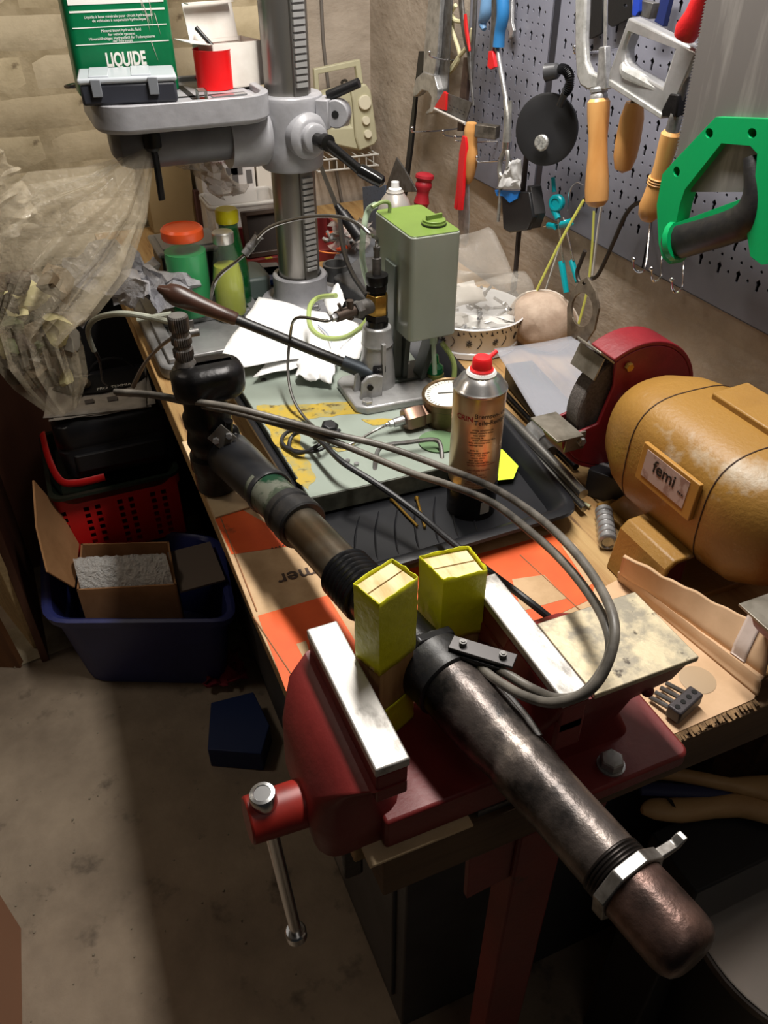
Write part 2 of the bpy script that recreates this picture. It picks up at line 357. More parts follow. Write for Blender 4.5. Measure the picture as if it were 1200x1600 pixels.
# blue pliers
bp = thing('grip_pliers', PX(770, 40, .81), 'pliers with blue grips and a dark jaw, at the top of the tool wall', 'pliers')
blu = mat('blue grip', (44, 112, 168), .4)
m = MB(); m.tube([PX(x, y, .80) for x, y in [(784, -30), (786, 20), (781, 50), (779, 73)]], [.011, .011, .0095, .0105], 12, 5); m.build('grip', blu, parent=bp)
m = MB(); m.tube([PX(x, y, .825) for x, y in [(764, -30), (760, 15), (754, 35), (757, 46)]], [.012, .012, .008, .004], 12, 5); m.build('grip', mat('pale blue grip', (110, 150, 190), .4), parent=bp)
flat_tool('arm', [(768, -30), (774, -30), (774, 60), (768, 84), (764, 84), (767, 40)], .795, .005, DSTEEL, '', '', parent=bp)
# red tip
flat_tool('red_wedge', [(763, 80), (769, 80), (773, 105), (766, 109), (761, 104)], .79, .006, rdp, 'small red wedge shaped tip below the blue pliers', 'wedge')
# t-handle rod with clevis
tb = thing('rod_clamp', PX(790, 220, .80), 'shiny steel rod with forked clevis and hanging screw, beside the black disc', 'clamp')
m = MB(); m.cyl(PX(776, 72, .80), PX(793, 168, .80), .0042, seg=12); m.build('rod', STEEL, parent=tb)
ac = mat('cast aluminium', (180, 178, 172), .4, .8, c2=(140, 138, 132), scale=50, bump=.0005)
m = MB(); m.tube([PX(x, y, .795) for x, y in [(790, 155), (793, 185), (792, 222)]], [.004, .006, .0075], 10, 4)
m.tube([PX(x, y, .80) for x, y in [(798, 157), (797, 190), (793, 222)]], [.003, .003, .004], 10, 4)
m.tube([PX(x, y, .795) for x, y in [(789, 235), (782, 252), (781, 272), (788, 278), (794, 262), (793, 238)]], .0042, 8, 4, closed=True)
m.build('clevis', ac, parent=tb)
m = MB(); m.lathe([(.0085, 0), (.0085, .012)], PX(792, 232, .797), (0, 0, 1), 16); m.build('collar', CHROME, parent=tb)
m = MB(); p0 = PX(784, 276, .795); m.lathe([(.006, 0), (.006, -.02), (.0028, -.022)]+[(.0028+.0006*(k % 2), -.022-.0025*k) for k in range(24)], p0, seg=10); m.build('screw', ac, parent=tb)
# wrench head behind
m = MB(); m.prism([PX(x, y, .85) for x, y in [(792, -30), (800, -30), (799, 35), (802, 48), (799, 58), (794, 62), (795, 50), (790, 42)]], (.006, 0, 0))
tag(m.build('small_wrench', STEEL, bevel=.001), 'small steel wrench hanging right of the blue pliers', 'wrench')
# packet with white cloth
pk = thing('tool_wallet', PX(792, 310, .80), 'black folding wallet with blue band hanging under a white rag', 'wallet')
m = MB(); m.prism([PX(x, y, .795) for x, y in [(783, 300), (826, 300), (832, 340), (822, 360), (796, 364), (786, 358)]], (.012, 0, 0)); m.build('body', BLACKP, parent=pk, bevel=.002)
m = MB(); m.prism([PX(x, y, .80) for x, y in [(824, 290), (829, 292), (836, 335), (828, 358), (818, 345)]], (.022, 0, 0)); m.build('flap', mat('dark grey vinyl', (48, 46, 46), .4), parent=pk, bevel=.001)
m = MB(); m.prism([PX(x, y, .793) for x, y in [(773, 297), (811, 299), (808, 310), (796, 317), (785, 306), (776, 306)]], (.003, 0, 0)); m.build('blue_band', mat('blue vinyl', (25, 110, 190), .4), parent=pk)
m = MB(); m.grid(lambda u, v: quad(PX(796, 252, .79), PX(815, 248, .79), PX(814, 296, .79), PX(776, 294, .79), u, v)+crumple((u, v, 0), 4, .007), 8, 8)
tag(m.build('rag', mat('white rag', (205, 205, 205), .8), solid=.001), 'small white rag tucked above the black wallet', 'rag')
# black disc with hose
ds = thing('disc_holder', PX(853, 205, .80), 'round black plastic disc with flexible neck and cup, hanging on the pegboard', 'disc')
c = PX(853, 203, .80); nrm = V(-.85, -.52, .10).normalized()
m = MB(); m.lathe([(.050, -.008), (.054, -.005), (.054, .001), (.050, .003), (.030, .002), (0, .002)], c, nrm, 36); m.build('disc', mat('black matt plastic', (30, 30, 32), .5, bump=.0003), parent=ds)
m = MB(); m.lathe([(.0125, 0), (.0125, .003), (.010, .005), (0, .005)], PX(847, 223, .788), nrm, 18); m.build('clear_lens', mat('sparkly clear lens', (190, 190, 185), .25, .5, c2=(120, 120, 118), scale=200, bump=.001, bscale=300), parent=ds)
m = MB(); q = [PX(x, y, .80) for x, y in [(875, 165), (882, 148), (889, 135), (890, 120), (883, 109), (872, 108)]]
m.tube(q, .006, 10, 5); pts, _ = spline(q, [1]*6, 6)
for i in range(8, 28): m.lathe([(.0055, -.0007), (.0078, 0), (.0055, .0007)], pts[i], pts[i+1]-pts[i], 12)
m.build('flexible_neck', BLACKP, parent=ds)
m = MB(); a = PX(874, 110, .80); d = (PX(857, 113, .79)-a).normalized(); m.lathe([(.008, 0), (.0115, .004), (.0125, .018), (.0135, .022), (.0115, .022), (.010, .010), (.0, .009)], a, d, 18, cap1=False); m.build('cup', mat('grey black plastic', (58, 58, 60), .4), parent=ds)
rd = thing('tyre_lever', PX(812, 350, .80), 'long dark rod with a ring end hanging below the black disc', 'rod')
m = MB(); m.tube([PX(x, y, .81) for x, y in [(823, 238), (817, 300), (811, 360), (805, 430)]], [.0045, .005, .005, .0045], 8, 4); m.cyl(PX(805, 428, .81), PX(802, 452, .81), .006); m.build('shaft', mat('dark brown steel', (58, 50, 46), .5, .5), parent=rd)
m = MB(); m.cyl(PX(801, 450, .81), PX(800, 462, .81), .004); m.lathe([(.007, -.007), (.013, -.007), (.013, .007), (.007, .007)], PX(799, 465, .81), (.9, .4, 0), 18); m.build('ring_end', DSTEEL, parent=rd)
# hacksaw
hs = thing('hacksaw', PX(935, 200, .78), 'old aluminium hacksaw with turned tan handle, hanging handle down', 'saw')
alu = mat('brushed aluminium', (184, 184, 182), .4, .45, c2=(160, 160, 156), scale=70, bump=.0005)
flat_tool('frame', [(898, -40), (915, -40), (914, 20), (912, 60), (914, 95), (921, 112), (934, 118), (948, 116), (949, 131), (938, 137), (918, 141), (906, 134), (900, 118), (898, 80)], .775, .011, alu, '', '', bevel=.003, parent=hs)
flat_tool('blade', [(944, -40), (949, -40), (947, 120), (942, 120)], .779, .0012, STEEL, '', '', bevel=0, parent=hs)
flat_tool('tension_lug', [(935, 74), (945, 72), (947, 140), (931, 140), (933, 110)], .773, .010, STEEL, '', '', bevel=.0015, parent=hs)
m = MB(); a = PX(936, 136, .778); dd = (PX(932, 325, .778)-a); L_ = dd.length
m.lathe([(.0105, 0), (.0125, .002), (.0125, .006), (.0105, .007), (.0125, .010), (.0125, .016)], a, dd, 20); m.build('ferrule', STEEL, parent=hs)
def handle_prof(L, r, bulge=1.25): return [(r*.8, 0), (r*1.02, L*.03), (r*1.0, L*.15), (r*.86, L*.35), (r*.9, L*.5), (r*1.05, L*.68), (r*bulge, L*.82), (r*1.08, L*.93), (r*.7, L*.98), (0, L)]
m = MB(); m.lathe(handle_prof(L_*.91, .0158, 1.12), a+dd*.09, dd, 24); m.build('handle', WOOD, parent=hs)
# staple gun
sg = thing('staple_gun', PX(1010, 100, .775), 'bare metal staple gun with open squeeze handle hanging between the wooden handles', 'staple gun')
flat_tool('body', [(981, 26), (1079, 73), (1090, 80), (1046, 182), (1032, 181), (950, 132), (951, 112)], .765, .020, mat('nickel plated sheet', (176, 176, 176), .28, .6, c2=(152, 152, 150), scale=25, bump=.0003), '', '', bevel=.004, parent=sg,
          holes=[[(984, 50), (1053, 76), (1034, 136), (1004, 118), (986, 108), (975, 96), (974, 78)]])
m = MB(); m.tube([PX(x, y, .77) for x, y in [(975, 100), (980, 112), (1000, 123), (1030, 140)]], [.006, .009, .008, .005], 10, 5); m.build('lever', alu, parent=sg)
m = MB(); m.prism([PX(x, y, .762) for x, y in [(1046, 146), (1060, 148), (1056, 184), (1034, 184), (1032, 174)]], (.014, 0, 0)); m.build('nose', BLACKM, parent=sg, bevel=.002)
m = MB(); m.prism([PX(x, y, .762) for x, y in [(951, 124), (1034, 178), (1032, 186), (950, 134)]], (.016, 0, 0)); m.build('magazine', alu, parent=sg, bevel=.001)
# second wooden handle behind and file
w2 = thing('wood_rasp', PX(984, 215, .80), 'tan wooden handle showing below the staple gun', 'file')
m = MB(); a = PX(992, 160, .80); b = PX(972, 271, .80); m.lathe([(.012, 0), (.0165, .02), (.0175, .05), (.0165, (b-a).length*.75), (.012, (b-a).length*.93), (0, (b-a).length)], a, b-a, 20); m.build('handle', WOOD, parent=w2)
m = MB(); m.cyl(PX(999, 110, .805), a, .006); m.build('tang', DSTEEL, parent=w2)
f3 = thing('hand_file', PX(1030, 270, .77), 'tan wooden file handle hanging beside the big saw blade', 'file')
m = MB(); a = PX(1050, 205, .77); b = PX(1010, 346, .77); L_ = (b-a).length; m.lathe(handle_prof(L_, .0125, 1.25), a, b-a, 22)
for k in (.5, .53, .56): m.lathe([(.0128, -.0008), (.0135, 0), (.0128, .0008)], a+(b-a)*k, b-a, 20)
m.build('handle', WOOD, parent=f3)
m = MB(); m.lathe([(.0085, -.018), (.0085, 0), (.010, .004)], a, b-a, 16); m.cyl(a, a+(a-b)*.18, .0085); m.build('ferrule', STEEL, parent=f3)
m = MB(); m.cyl(a+(a-b)*.1, a+(a-b)*.6, .004); m.build('tang', DSTEEL, parent=f3)
# red handled tool
a = PX(1115, -40, .755); b = PX(1068, 62, .755); L_ = (b-a).length
rh_ = thing('red_screwdriver', b, 'screwdriver with round ended bright red grip at the top beside the saw blade', 'screwdriver')
m = MB(); m.lathe([(.010, 0), (.0115, L_*.3), (.012, L_*.6), (.0155, L_*.82), (.013, L_*.96), (0, L_*1.03)], a, b-a, 18); m.build('grip', mat('red rubber grip', (190, 28, 32), .45, bump=.0004, scale=150), parent=rh_)
# dark pieces at top
flat_tool('dark_bracket', [(914, -20), (942, -20), (940, 52), (925, 60), (914, 62)], .85, .004, BLACKP, 'small black plate behind the hacksaw blade', 'plate')
flat_tool('square_plate', [(950, -20), (985, -20), (984, 28), (956, 42), (950, 38)], .85, .004, BLACKP, 'black square plate with white flower mark above the staple gun', 'plate', holes=[circ(977, 9, 3)])
flat_tool('bit_holder', [(990, -20), (999, -20), (998, 18), (993, 26), (987, 24)], .81, .006, mat('deep blue plastic', (30, 60, 160), .35), 'small blue and grey clip above the staple gun', 'clip')
flat_tool('clip_block', [(1000, 0), (1020, 5), (1014, 30), (996, 24)], .815, .012, DSTEEL, 'grey metal block behind the staple gun top edge', 'block')
flat_tool('blue_level', [(1036, -20), (1050, -20), (1036, 42), (1022, 34)], .845, .008, mat('navy plastic', (28, 40, 90), .4), 'navy blue strip hanging behind the red handle', 'strip')
# hand saw
sw = thing('hand_saw', PX(1120, 250, .745), 'hand saw with broad steel blade and green and black plastic handle', 'saw')
teeth = [(1112, -40)]
a = (1112, -40); b = (1054, 262)
tp = []
for k in range(61):
    x = a[0]+(b[0]-a[0])*k/60; y = a[1]+(b[1]-a[1])*k/60; tp.append((x, y)); 
    if k < 60: tp.append((x-4.5, y+4))
flat_tool('blade', tp+[(1080, 300), (1260, 300), (1290, -40)], .748, .0012, mat('scratched saw steel', (124, 120, 118), .42, .5, c2=(166, 162, 158), scale=30, lo=.55, hi=.75, stretch=(1, 1, .1), bump=.0002), '', '', bevel=0, parent=sw)
grn = mat('green plastic', (0, 146, 82), .32, bump=.0002, scale=60)
outer = [(1118, 183), (1270, 188), (1260, 405), (1190, 414), (1172, 400), (1166, 360), (1060, 400), (1046, 413), (1034, 402), (1029, 380), (1026, 320), (1035, 272), (1050, 255)]
gh = [(1127, 222), (1172, 226), (1188, 240), (1190, 265), (1172, 318), (1150, 338), (1062, 352), (1053, 322), (1041, 300), (1046, 288), (1095, 240)]
gh2 = [(1127, 224), (1172, 228), (1183, 240), (1180, 275), (1160, 310), (1066, 345), (1056, 348), (1062, 320), (1070, 296)]
flat_tool('green_frame', outer, .738, .020, grn, '', '', holes=[gh2, circ(1108, 208, 6, 8), circ(1175, 208, 7, 8), circ(1057, 268, 5, 8)], bevel=.003, parent=sw)
m = MB(); m.tube([PX(x, y, .747) for x, y in [(1044, 378), (1058, 377), (1100, 366), (1145, 352), (1170, 338), (1182, 300), (1176, 245)]], [(.014, .012), (.0225, .017), (.021, .018), (.0205, .018), (.022, .018), (.014, .014), (.008, .012)], 16, 5, flat=(0, 0, 1)); m.build('black_grip', RUBBER, parent=sw)
m = MB(); m.tube([PX(1053, 377, .742), PX(1060, 376, .742)], [(.025, .019), (.0235, .018)], 16, 1, flat=(0, 0, 1)); m.build('grip_collar', grn, parent=sw)
flat_tool('red_tab', [(1166, 252), (1175, 252), (1171, 278), (1165, 275)], .76, .01, rdp, '', '', parent=sw)
# small hooks row
for x0, y0, x1, y1, lb in ((1016, 348, 990, 405, 'first of the row of curled chrome hooks, below the wooden file handle'), (1036, 385, 1018, 420, 'middle curled chrome hook, below the green saw handle'), (1070, 400, 1050, 437, 'third curled chrome hook, rightmost below the saw grip')):
    m = MB(); m.tube([PX(x0, y0, .862), PX(x0-2, y0+25, .855), PX((x0+x1)/2+6, y1+12, .84), PX((x0+x1)/2-4, y1+20, .835), PX(x1+1, y1+14, .83), PX(x1, y1, .828)], .0016, 8, 5); m.ball(PX(x1, y1, .828), .0038, 8, 6)
    tag(m.build('curled_hook', CHROME), lb, 'hook', 'curled chrome hooks along the lower pegboard edge')
# compass with teal parts
cp = thing('drawing_compass', PX(870, 320, .83), 'drawing compass with teal plastic head and teal leg sleeves', 'compass')
teal = mat('teal plastic', (0, 150, 160), .35)
m = MB(); m.cyl(PX(864, 277, .83), PX(866, 300, .83), .0035); m.lathe([(.012, -.006), (.014, -.004), (.014, .004), (.012, .006), (.008, .006), (.008, .004), (0, .004)], PX(870, 317, .83), (-.9, -.4, .1), 20)
m.tube([PX(866, 325, .83), PX(872, 342, .83)], [.008, .005], 10, 1); m.build('head', teal, parent=cp)
m = MB(); m.cyl(PX(857, 352, .83), PX(868, 354, .83), .0055, seg=12); m.cyl(PX(878, 351, .83), PX(892, 347, .83), .006, seg=12); m.build('adjusting_wheel', teal, parent=cp)
m = MB(); m.cyl(PX(850, 353, .83), PX(896, 347, .83), .0012, seg=8); m.cyl(PX(872, 342, .83), PX(880, 410, .83), .002, seg=8); m.cyl(PX(880, 340, .83), PX(896, 408, .83), .002, seg=8); m.build('rods', CHROME, parent=cp)
m = MB(); m.cyl(PX(877, 408, .83), PX(885, 457, .83), .006, .005, seg=10); m.build('leg_sleeve', teal, parent=cp)
m = MB(); m.cyl(PX(893, 407, .83), PX(903, 440, .83), .005, .005, seg=10); m.build('leg_sleeve', teal, parent=cp)
# dust mask
dmk = thing('dust_mask', PX(848, 500, .79), 'grubby beige dust mask hanging by its yellow straps', 'mask')
cc = PX(846, 503, .80)
m = MB(); Rm = frame(V(-.75, -.55, .25))
rings = []
for i in range(11):
    t = i/10*math.pi/2; rr_ = math.sin(t)**.8; h = math.cos(t)
    ring = []
    for k in range(32):
        a_ = 2*math.pi*k/32; p = V(.063*rr_*math.cos(a_), .052*rr_*math.sin(a_), .034*h)
        p += crumple(p, 34, .004); ring.append(cc+Rm @ p)
    rings.append(ring)
rings.append([cc+(p-cc)*1.05+Rm @ V(0, 0, -.004) for p in rings[-1]])
m.loft(rings, cap0=True, cap1=False)
m.build('cup', mat('grubby beige fleece', (188, 168, 150), .9, c2=(150, 128, 110), scale=14, bump=.0015, bscale=50), parent=dmk, smooth=70)
m = MB(); m.tube([p for p in rings[-1][::2]], .002, 6, 2, closed=True); m.build('rim_seam', mat('off white seam', (205, 192, 178), .8), parent=dmk)
ylw = mat('yellow elastic', (205, 205, 95), .7)
m = MB(); m.tube([PX(x, y, .80) for x, y in [(912, 313), (885, 360), (862, 405), (838, 455), (834, 470), (842, 490)]], [(.003, .0008)]*6, 6, 4, flat=(0, 1, 0)); m.build('strap', ylw, parent=dmk)
m = MB(); m.tube([PX(x, y, .82) for x, y in [(928, 330), (924, 400), (916, 460), (900, 520), (895, 545)]], [(.003, .0008)]*5, 6, 4, flat=(0, 1, 0)); m.build('strap', ylw, parent=dmk)
for pts_ in ([(940, 322), (934, 360), (926, 430)], [(888, 350), (868, 405), (852, 455)]): m = MB(); m.tube([PX(x, y, .84) for x, y in pts_], .002, 6, 4); m.build('cord', mat('white cord', (215, 212, 205), .6), parent=dmk)
m = MB(); m.tube([PX(x, y, .845) for x, y in [(888, 330), (890, 300), (900, 286), (912, 290)]], .0015, 6, 5)
tag(m.build('wire_hook', CHROME), 'thin wire hook curving over beside the teal compass', 'hook')
# iron hook and link plate
m = MB(); m.tube([PX(x, y, .83) for x, y in [(1012, 318), (995, 318), (978, 335), (960, 375), (942, 415), (932, 432), (922, 436)]], .0033, 8, 5)
tag(m.build('iron_rod', mat('blackened iron', (66, 60, 56), .5, .7)), 'bent iron rod hanging below the tan file handle', 'rod')
ih = thing('link_plate', PX(905, 490, .785), 'flat steel link plate with oval opening on a dark open hook', 'hook')
m = MB(); m.tube([PX(x, y, .79) for x, y in [(914, 392), (907, 410), (902, 425), (905, 440), (915, 445), (922, 436)]], .0034, 8, 5); m.build('hook', mat('blackened iron', (66, 60, 56)), parent=ih)
flat_tool('plate', [(905, 440), (917, 433), (930, 455), (935, 482), (928, 515), (915, 535), (903, 548), (890, 546), (886, 525), (886, 480), (892, 458)], .785, .004, mat('greyish steel plate', (130, 118, 102), .5, .7, c2=(95, 84, 72), scale=50), '', '', holes=[circ(909, 484, 17, 27), circ(903, 532, 4, 6), circ(912, 443, 3, 3)], parent=ih)
# ================================================================ WORKBENCH
bwood = mat('worn bench wood', (178, 146, 96), .6, c2=(150, 112, 66), scale=7, stretch=(6, .5, 6), bump=.0006, bscale=60, c3=(88, 62, 38), s3=14, lo3=.6, hi3=.74)
bedge = mat('dark oiled wood edge', (86, 62, 42), .7, c2=(60, 44, 30), scale=10, stretch=(.4, 6, 6))
wbn = thing('workbench', (.5, 1.2, 0), 'long wooden workbench with worn tan top running along the right wall', 'workbench')
MB().bb(.13, .36, .372, 2.12, B-.045, B).build('plank', bwood, parent=wbn, bevel=.002)
MB().bb(.362, .62, .372, 2.12, B-.045, B-.0005).build('plank', bwood, parent=wbn, bevel=.002)
MB().bb(.622, .87, .372, 2.12, B-.045, B).build('plank', bwood, parent=wbn, bevel=.002)
MB().bb(.145, .87, .340, .370, B-.06, B-.001).build('front_rail', mat('front rail wood', (96, 74, 52), .7, c2=(74, 56, 40), scale=9, stretch=(.5, 6, 6), bump=.0006), parent=wbn, bevel=.002)
for x, y in ((.74, .42), (.80, 2.05), (.2, 2.05)): MB().bb(x, x+.06, y, y+.06, 0, B-.046).build('leg', bedge, parent=wbn, bevel=.002)
cabm = mat('dark grey cabinet sheet', (74, 76, 78), .5, c2=(60, 62, 64), scale=6, c3=(120, 118, 112), s3=30, lo3=.72, hi3=.76)
cb = thing('tool_cabinet', (.42, 1.2, 0), 'dark grey metal cabinet standing under the workbench', 'cabinet')
MB().bb(.247, .70, .50, 1.98, .0, B-.05).build('body', cabm, parent=cb, bevel=.003)
for k in range(3): MB().bb(.240, .247, .53+.48*k, .99+.48*k, .06, B-.09).build('door', cabm, parent=cb, bevel=.002)
# ================================================================ DRILL PRESS
DC = V(.44, 1.433, 0)
dp = thing('drill_press', (DC.x, DC.y, B), 'grey bench drill press stand with toothed round column and raised tray table', 'drill press')
baseM = mat('silver grey casting', (150, 150, 150), .4, .3, c2=(120, 120, 120), scale=14, bump=.0006)
m = MB(); P0 = rrect(.14, .56, 1.275, 1.62, .03); m.prism([V(x, y, B) for x, y in P0], (0, 0, .026))
m.build('base_plate', baseM, parent=dp, bevel=.005)
m = MB()
pr = [(0.0, 0), (.025, .016), (.36, .016), (.39, 0)]
for x0, x1, y0, y1 in ((.155, .175, 1.29, 1.60), (.34, .36, 1.29, 1.60)): m.bb(x0, x1, y0, y1, B+.026, B+.036)
m.bb(.175, .34, 1.29, 1.305, B+.026, B+.036).bb(.175, .34, 1.44, 1.452, B+.026, B+.036)
m.build('base_rib', baseM, parent=dp, bevel=.002)
m = MB(); m.lathe([(.076, B+.026), (.078, B+.030), (.078, B+.042), (.074, B+.047), (.055, B+.049), (.051, B+.055), (.051, B+.093), (.049, B+.095), (.042, B+.095), (.040, B+.085)], (DC.x, DC.y, 0), seg=40); m.build('column_foot', GREYP, parent=dp)
for k, a in enumerate((205, 275, 345, 85)):
    p = V(DC.x+.065*math.cos(math.radians(a)), DC.y+.065*math.sin(math.radians(a)), B+.047)
    MB().lathe([(.011, 0), (.011, .002)], p, seg=16).hexp(p+V(0, 0, .002), (0, 0, 1), .0085, .007).build('bolt', STEEL, parent=dp)
m = MB(); m.lathe([(.0385, B+.06), (.0385, 2.05)], (DC.x, DC.y, 0), seg=40); m.build('column', mat('ground steel tube', (150, 147, 142), .3, .85, c2=(118, 114, 110), scale=10, stretch=(1, 1, .15), bump=.0002), parent=dp)
vd = -(V(DC.x, DC.y, 0)).normalized(); side = V(-vd.y, vd.x, 0); 
if side.dot(RT) < 0: side = -side
ra = math.radians(33); rdv = vd*math.cos(ra)+side*math.sin(ra); Rr = Matrix((V(-rdv.y, rdv.x, 0), V(0, 0, 1), rdv)).transposed()
m = MB(); m.box(V(DC.x, DC.y, 1.45)+rdv*.0385, (.026, 1.0, .006), Rr); m.build('rack_bar', mat('rack bar', (120, 118, 114), .4, .8), parent=dp)
tm = MB(); z = .975
tw = MB().box(V(DC.x, DC.y, 0)+rdv*.0425, (.0215, .0064, .007), Rr).build('rack_tooth', mat('rack tooth steel', (172, 172, 170), .4, .5), parent=dp, bevel=.001)
tmesh = tw.data; tw.location.z += z
while z < 2.0:
    z += .0098
    if 1.135 < z < 1.275: continue
    o = bpy.data.objects.new('rack_tooth', tmesh); COL.objects.link(o); o.parent = dp; o.location = (0, 0, z)
# collar casting
m = MB(); cx = V(DC.x, DC.y, 0)
m.lathe([(.050, 1.145), (.054, 1.150), (.056, 1.18), (.056, 1.23), (.058, 1.255), (.056, 1.262), (.040, 1.262)], cx, seg=40)
hb = cx+V(0, 0, 1.205); hd = (vd*.86+side*.5).normalized()
m.lathe([(.036, .03), (.036, .062), (.030, .070), (.026, .072)], hb, hd, 28)
m.lathe([(.023, .07), (.023, .082), (.018, .085), (0, .085)], hb, hd, 24)
lug = (side*.95+vd*.35).normalized()
m.box(hb+lug*.065+V(0, 0, .03), (.022, .045, .045), frame(V(0, 0, 1).cross(lug)))
m.cyl(hb+lug*.085+V(0, 0, .03)-V(0, 0, 1).cross(lug)*.012, hb+lug*.085+V(0, 0, .03)+V(0, 0, 1).cross(lug)*.012, .022, seg=20)
m.build('collar', GREYP, parent=dp, bevel=.002)
m = MB(); q = hb+hd*.085; m.lathe([(.010, 0), (.010, .02), (.013, .021), (.013, .034), (.009, .036), (0, .036)], q, hd, 20)
e = q+hd*.028; gdir = (side*.78+V(0, 0, -.62)+vd*.1).normalized(); e2 = e+gdir*.075
m.tube([e, e+gdir*.04, e2], [.0095, .008, .0085], 12, 3); m.build('crank_arm', mat('black crank', (30, 29, 28), .3, .5), parent=dp)
m = MB(); m.lathe([(.007, 0), (.011, .004), (.0115, .03), (.010, .044), (.004, .048)], e2-gdir*.01, (gdir+hd*.5+side*.3), 16); m.build('crank_grip', mat('shiny black knob', (18, 18, 18), .15), parent=dp)
m = MB(); a = hb+lug*.07+V(0, 0, .055); m.cyl(a, a+side*.05+V(0, 0, .022)+vd*.02, .0085, .0075); m.build('lock_lever', BLACKP, parent=dp)
m = MB(); pz = hb+lug*.085+V(0, 0, .03)+vd*.0; pn = V(0, 0, 1).cross(lug); pn = pn if pn.dot(vd) > 0 else -pn
m.cyl(pz+pn*.0115, pz+pn*.0128, .006, seg=14); m.build('lug_hole', mat('hole black', (8, 8, 8), .8), parent=dp)
# arm and table (to the left of the column)
TZ = 1.272; ay = 1.433
m = MB(); m.lathe([(.044, .045), (.050, .052), (.051, .07), (.049, .10), (.049, .115)], V(DC.x, ay, 1.205), (-1, -.05, 0), 36); m.build('arm_flange', GREYP, parent=dp)
dgr = mat('dark grey enamel', (92, 92, 96), .4, c2=(76, 76, 80), scale=14, bump=.0004)
m = MB(); m.lathe([(.044, .113), (.045, .12), (.044, .27), (.036, .29), (.020, .30)], V(DC.x, ay, 1.215), (-1, -.05, 0), 36); m.build('arm_drum', dgr, parent=dp)
TX0, TX1, TY0, TY1 = .118, .392, 1.335, 1.56
outer_ = rrect(TX0, TX1, TY0, TY1, .055, 8); inner_ = rrect(TX0+.012, TX1-.012, TY0+.012, TY1-.012, .045, 8); dish = rrect(TX0+.022, TX1-.022, TY0+.022, TY1-.022, .038, 8)
m = MB(); L3 = lambda P, z: [V(x, y, z) for x, y in P]
m.loft([L3(rrect(TX0+.006, TX1-.006, TY0+.006, TY1-.006, .05, 8), TZ-.034), L3(outer_, TZ-.028), L3(outer_, TZ+.006), L3(inner_, TZ+.006), L3(inner_, TZ-.004), L3(dish, TZ-.004), L3(dish, TZ)])
m.build('table', GREYP, parent=dp, bevel=.0015)
m = MB(); m.bb(.20, .36, 1.40, 1.41, TZ, TZ+.0006).bb(.27, .28, 1.35, 1.50, TZ, TZ+.0006); m.build('table_slot', mat('slot shadow black', (24, 24, 26), .6), parent=dp)
m = MB(); a = V(.198, 1.372, 1.222); m.lathe([(.010, -.015), (.014, -.01), (.014, .012), (.008, .02)], a, (0, 0, 1), 16)
m.tube([a+V(0, 0, -.005), a+V(.001, -.003, -.03), a+V(.0, -.005, -.088)], [(.006, .004), (.0065, .0045), (.0075, .004)], 10, 3); m.build('clamp_lever', BLACKM, parent=dp)
m = MB(); a = PZ(118, 134, TZ-.004); m.tube([a+V(.014, 0, 0), a+V(-.002, .004, .002), a+V(-.016, .0, 0), a+V(-.002, -.006, 0)], .003, 8, 4, closed=True); m.cyl(a+V(.012, 0, 0), a+V(.03, 0, 0), .004)
m.build('ring_pull', CHROME, parent=dp)
# ---- things on the table
green = mat('green tin print', (0, 104, 62), .35, c2=(0, 92, 54), scale=10, bump=.0002, c3=(120, 130, 118), s3=60, lo3=.76, hi3=.78)
oc = thing('oil_canister', (.205, 1.535, TZ), 'large green and white oil tin with white lettering standing on the drill table', 'canister')
cw, cd, chh = .078, .035, .27; co = V(.192, 1.50, TZ)
m = MB(); P_ = rrect(-cw, cw, -cd, cd, .012, 4); m.prism([co+V(x, y, 0) for x, y in P_], (0, 0, chh)); m.build('body', green, parent=oc, bevel=.002)
wp = mat('white print', (225, 225, 218), .4)
FR = Matrix(((1, 0, 0), (0, 0, -1), (0, 1, 0)))  # text facing -y
def stripe(x0, x1, z0, z1, mt, nm): MB().bb(co.x+x0, co.x+x1, co.y-cd-.0006, co.y-cd, TZ+z0, TZ+z1).build(nm, mt, parent=oc, smooth=0)
for z0, z1 in ((.112, .1145), (.122, .129), (.1385, .26)):
    stripe(-cw+.008, cw-.008, z0, min(z1, chh), wp, 'white_stripe')
MB().bb(co.x-cw+.008, co.x+cw-.008, co.y-cd-.0009, co.y-cd, TZ+.146, TZ+.158).build('green_stripe', green, parent=oc, smooth=0)
for z0 in (.070, .092): stripe(-cw+.008, cw-.008, z0, z0+.0012, wp, 'thin_line')
for s_, zz, sz in (('LIQUIDE', .048, .026),): text('lettering', s_, sz, co+V(.0, -cd-.0004, zz), FR, wp, oc, sx=.62, bold=.0009)
for s_, zz in (('Liquide à base minérale pour circuit hydraulique', .106), ('de véhicules à suspension hydraulique', .101), ('Mineral based hydraulic fluid', .0875), ('for vehicle systems', .0825), ('Mineralölhaltiges Hydrauliköl für Federsysteme', .0775), ('der Fahrzeuge', .0735)):
    text('small_print', s_, .0052, co+V(0, -cd-.0004, zz), FR, wp, oc)
m = MB(); scr = random.Random(3)
for k in range(9):
    x = co.x+.045+scr.uniform(-.01, .012); zt = TZ+scr.uniform(.07, .15); m.prism([V(x, co.y-cd-.0003, zt), V(x+.0015, co.y-cd-.0003, zt-.002), V(x+.003+scr.uniform(-.004, .006), co.y-cd-.0003, zt-.03)], (0, -.0004, 0))
m.build('scratches', mat('scraped tin', (190, 180, 168), .5), parent=oc)
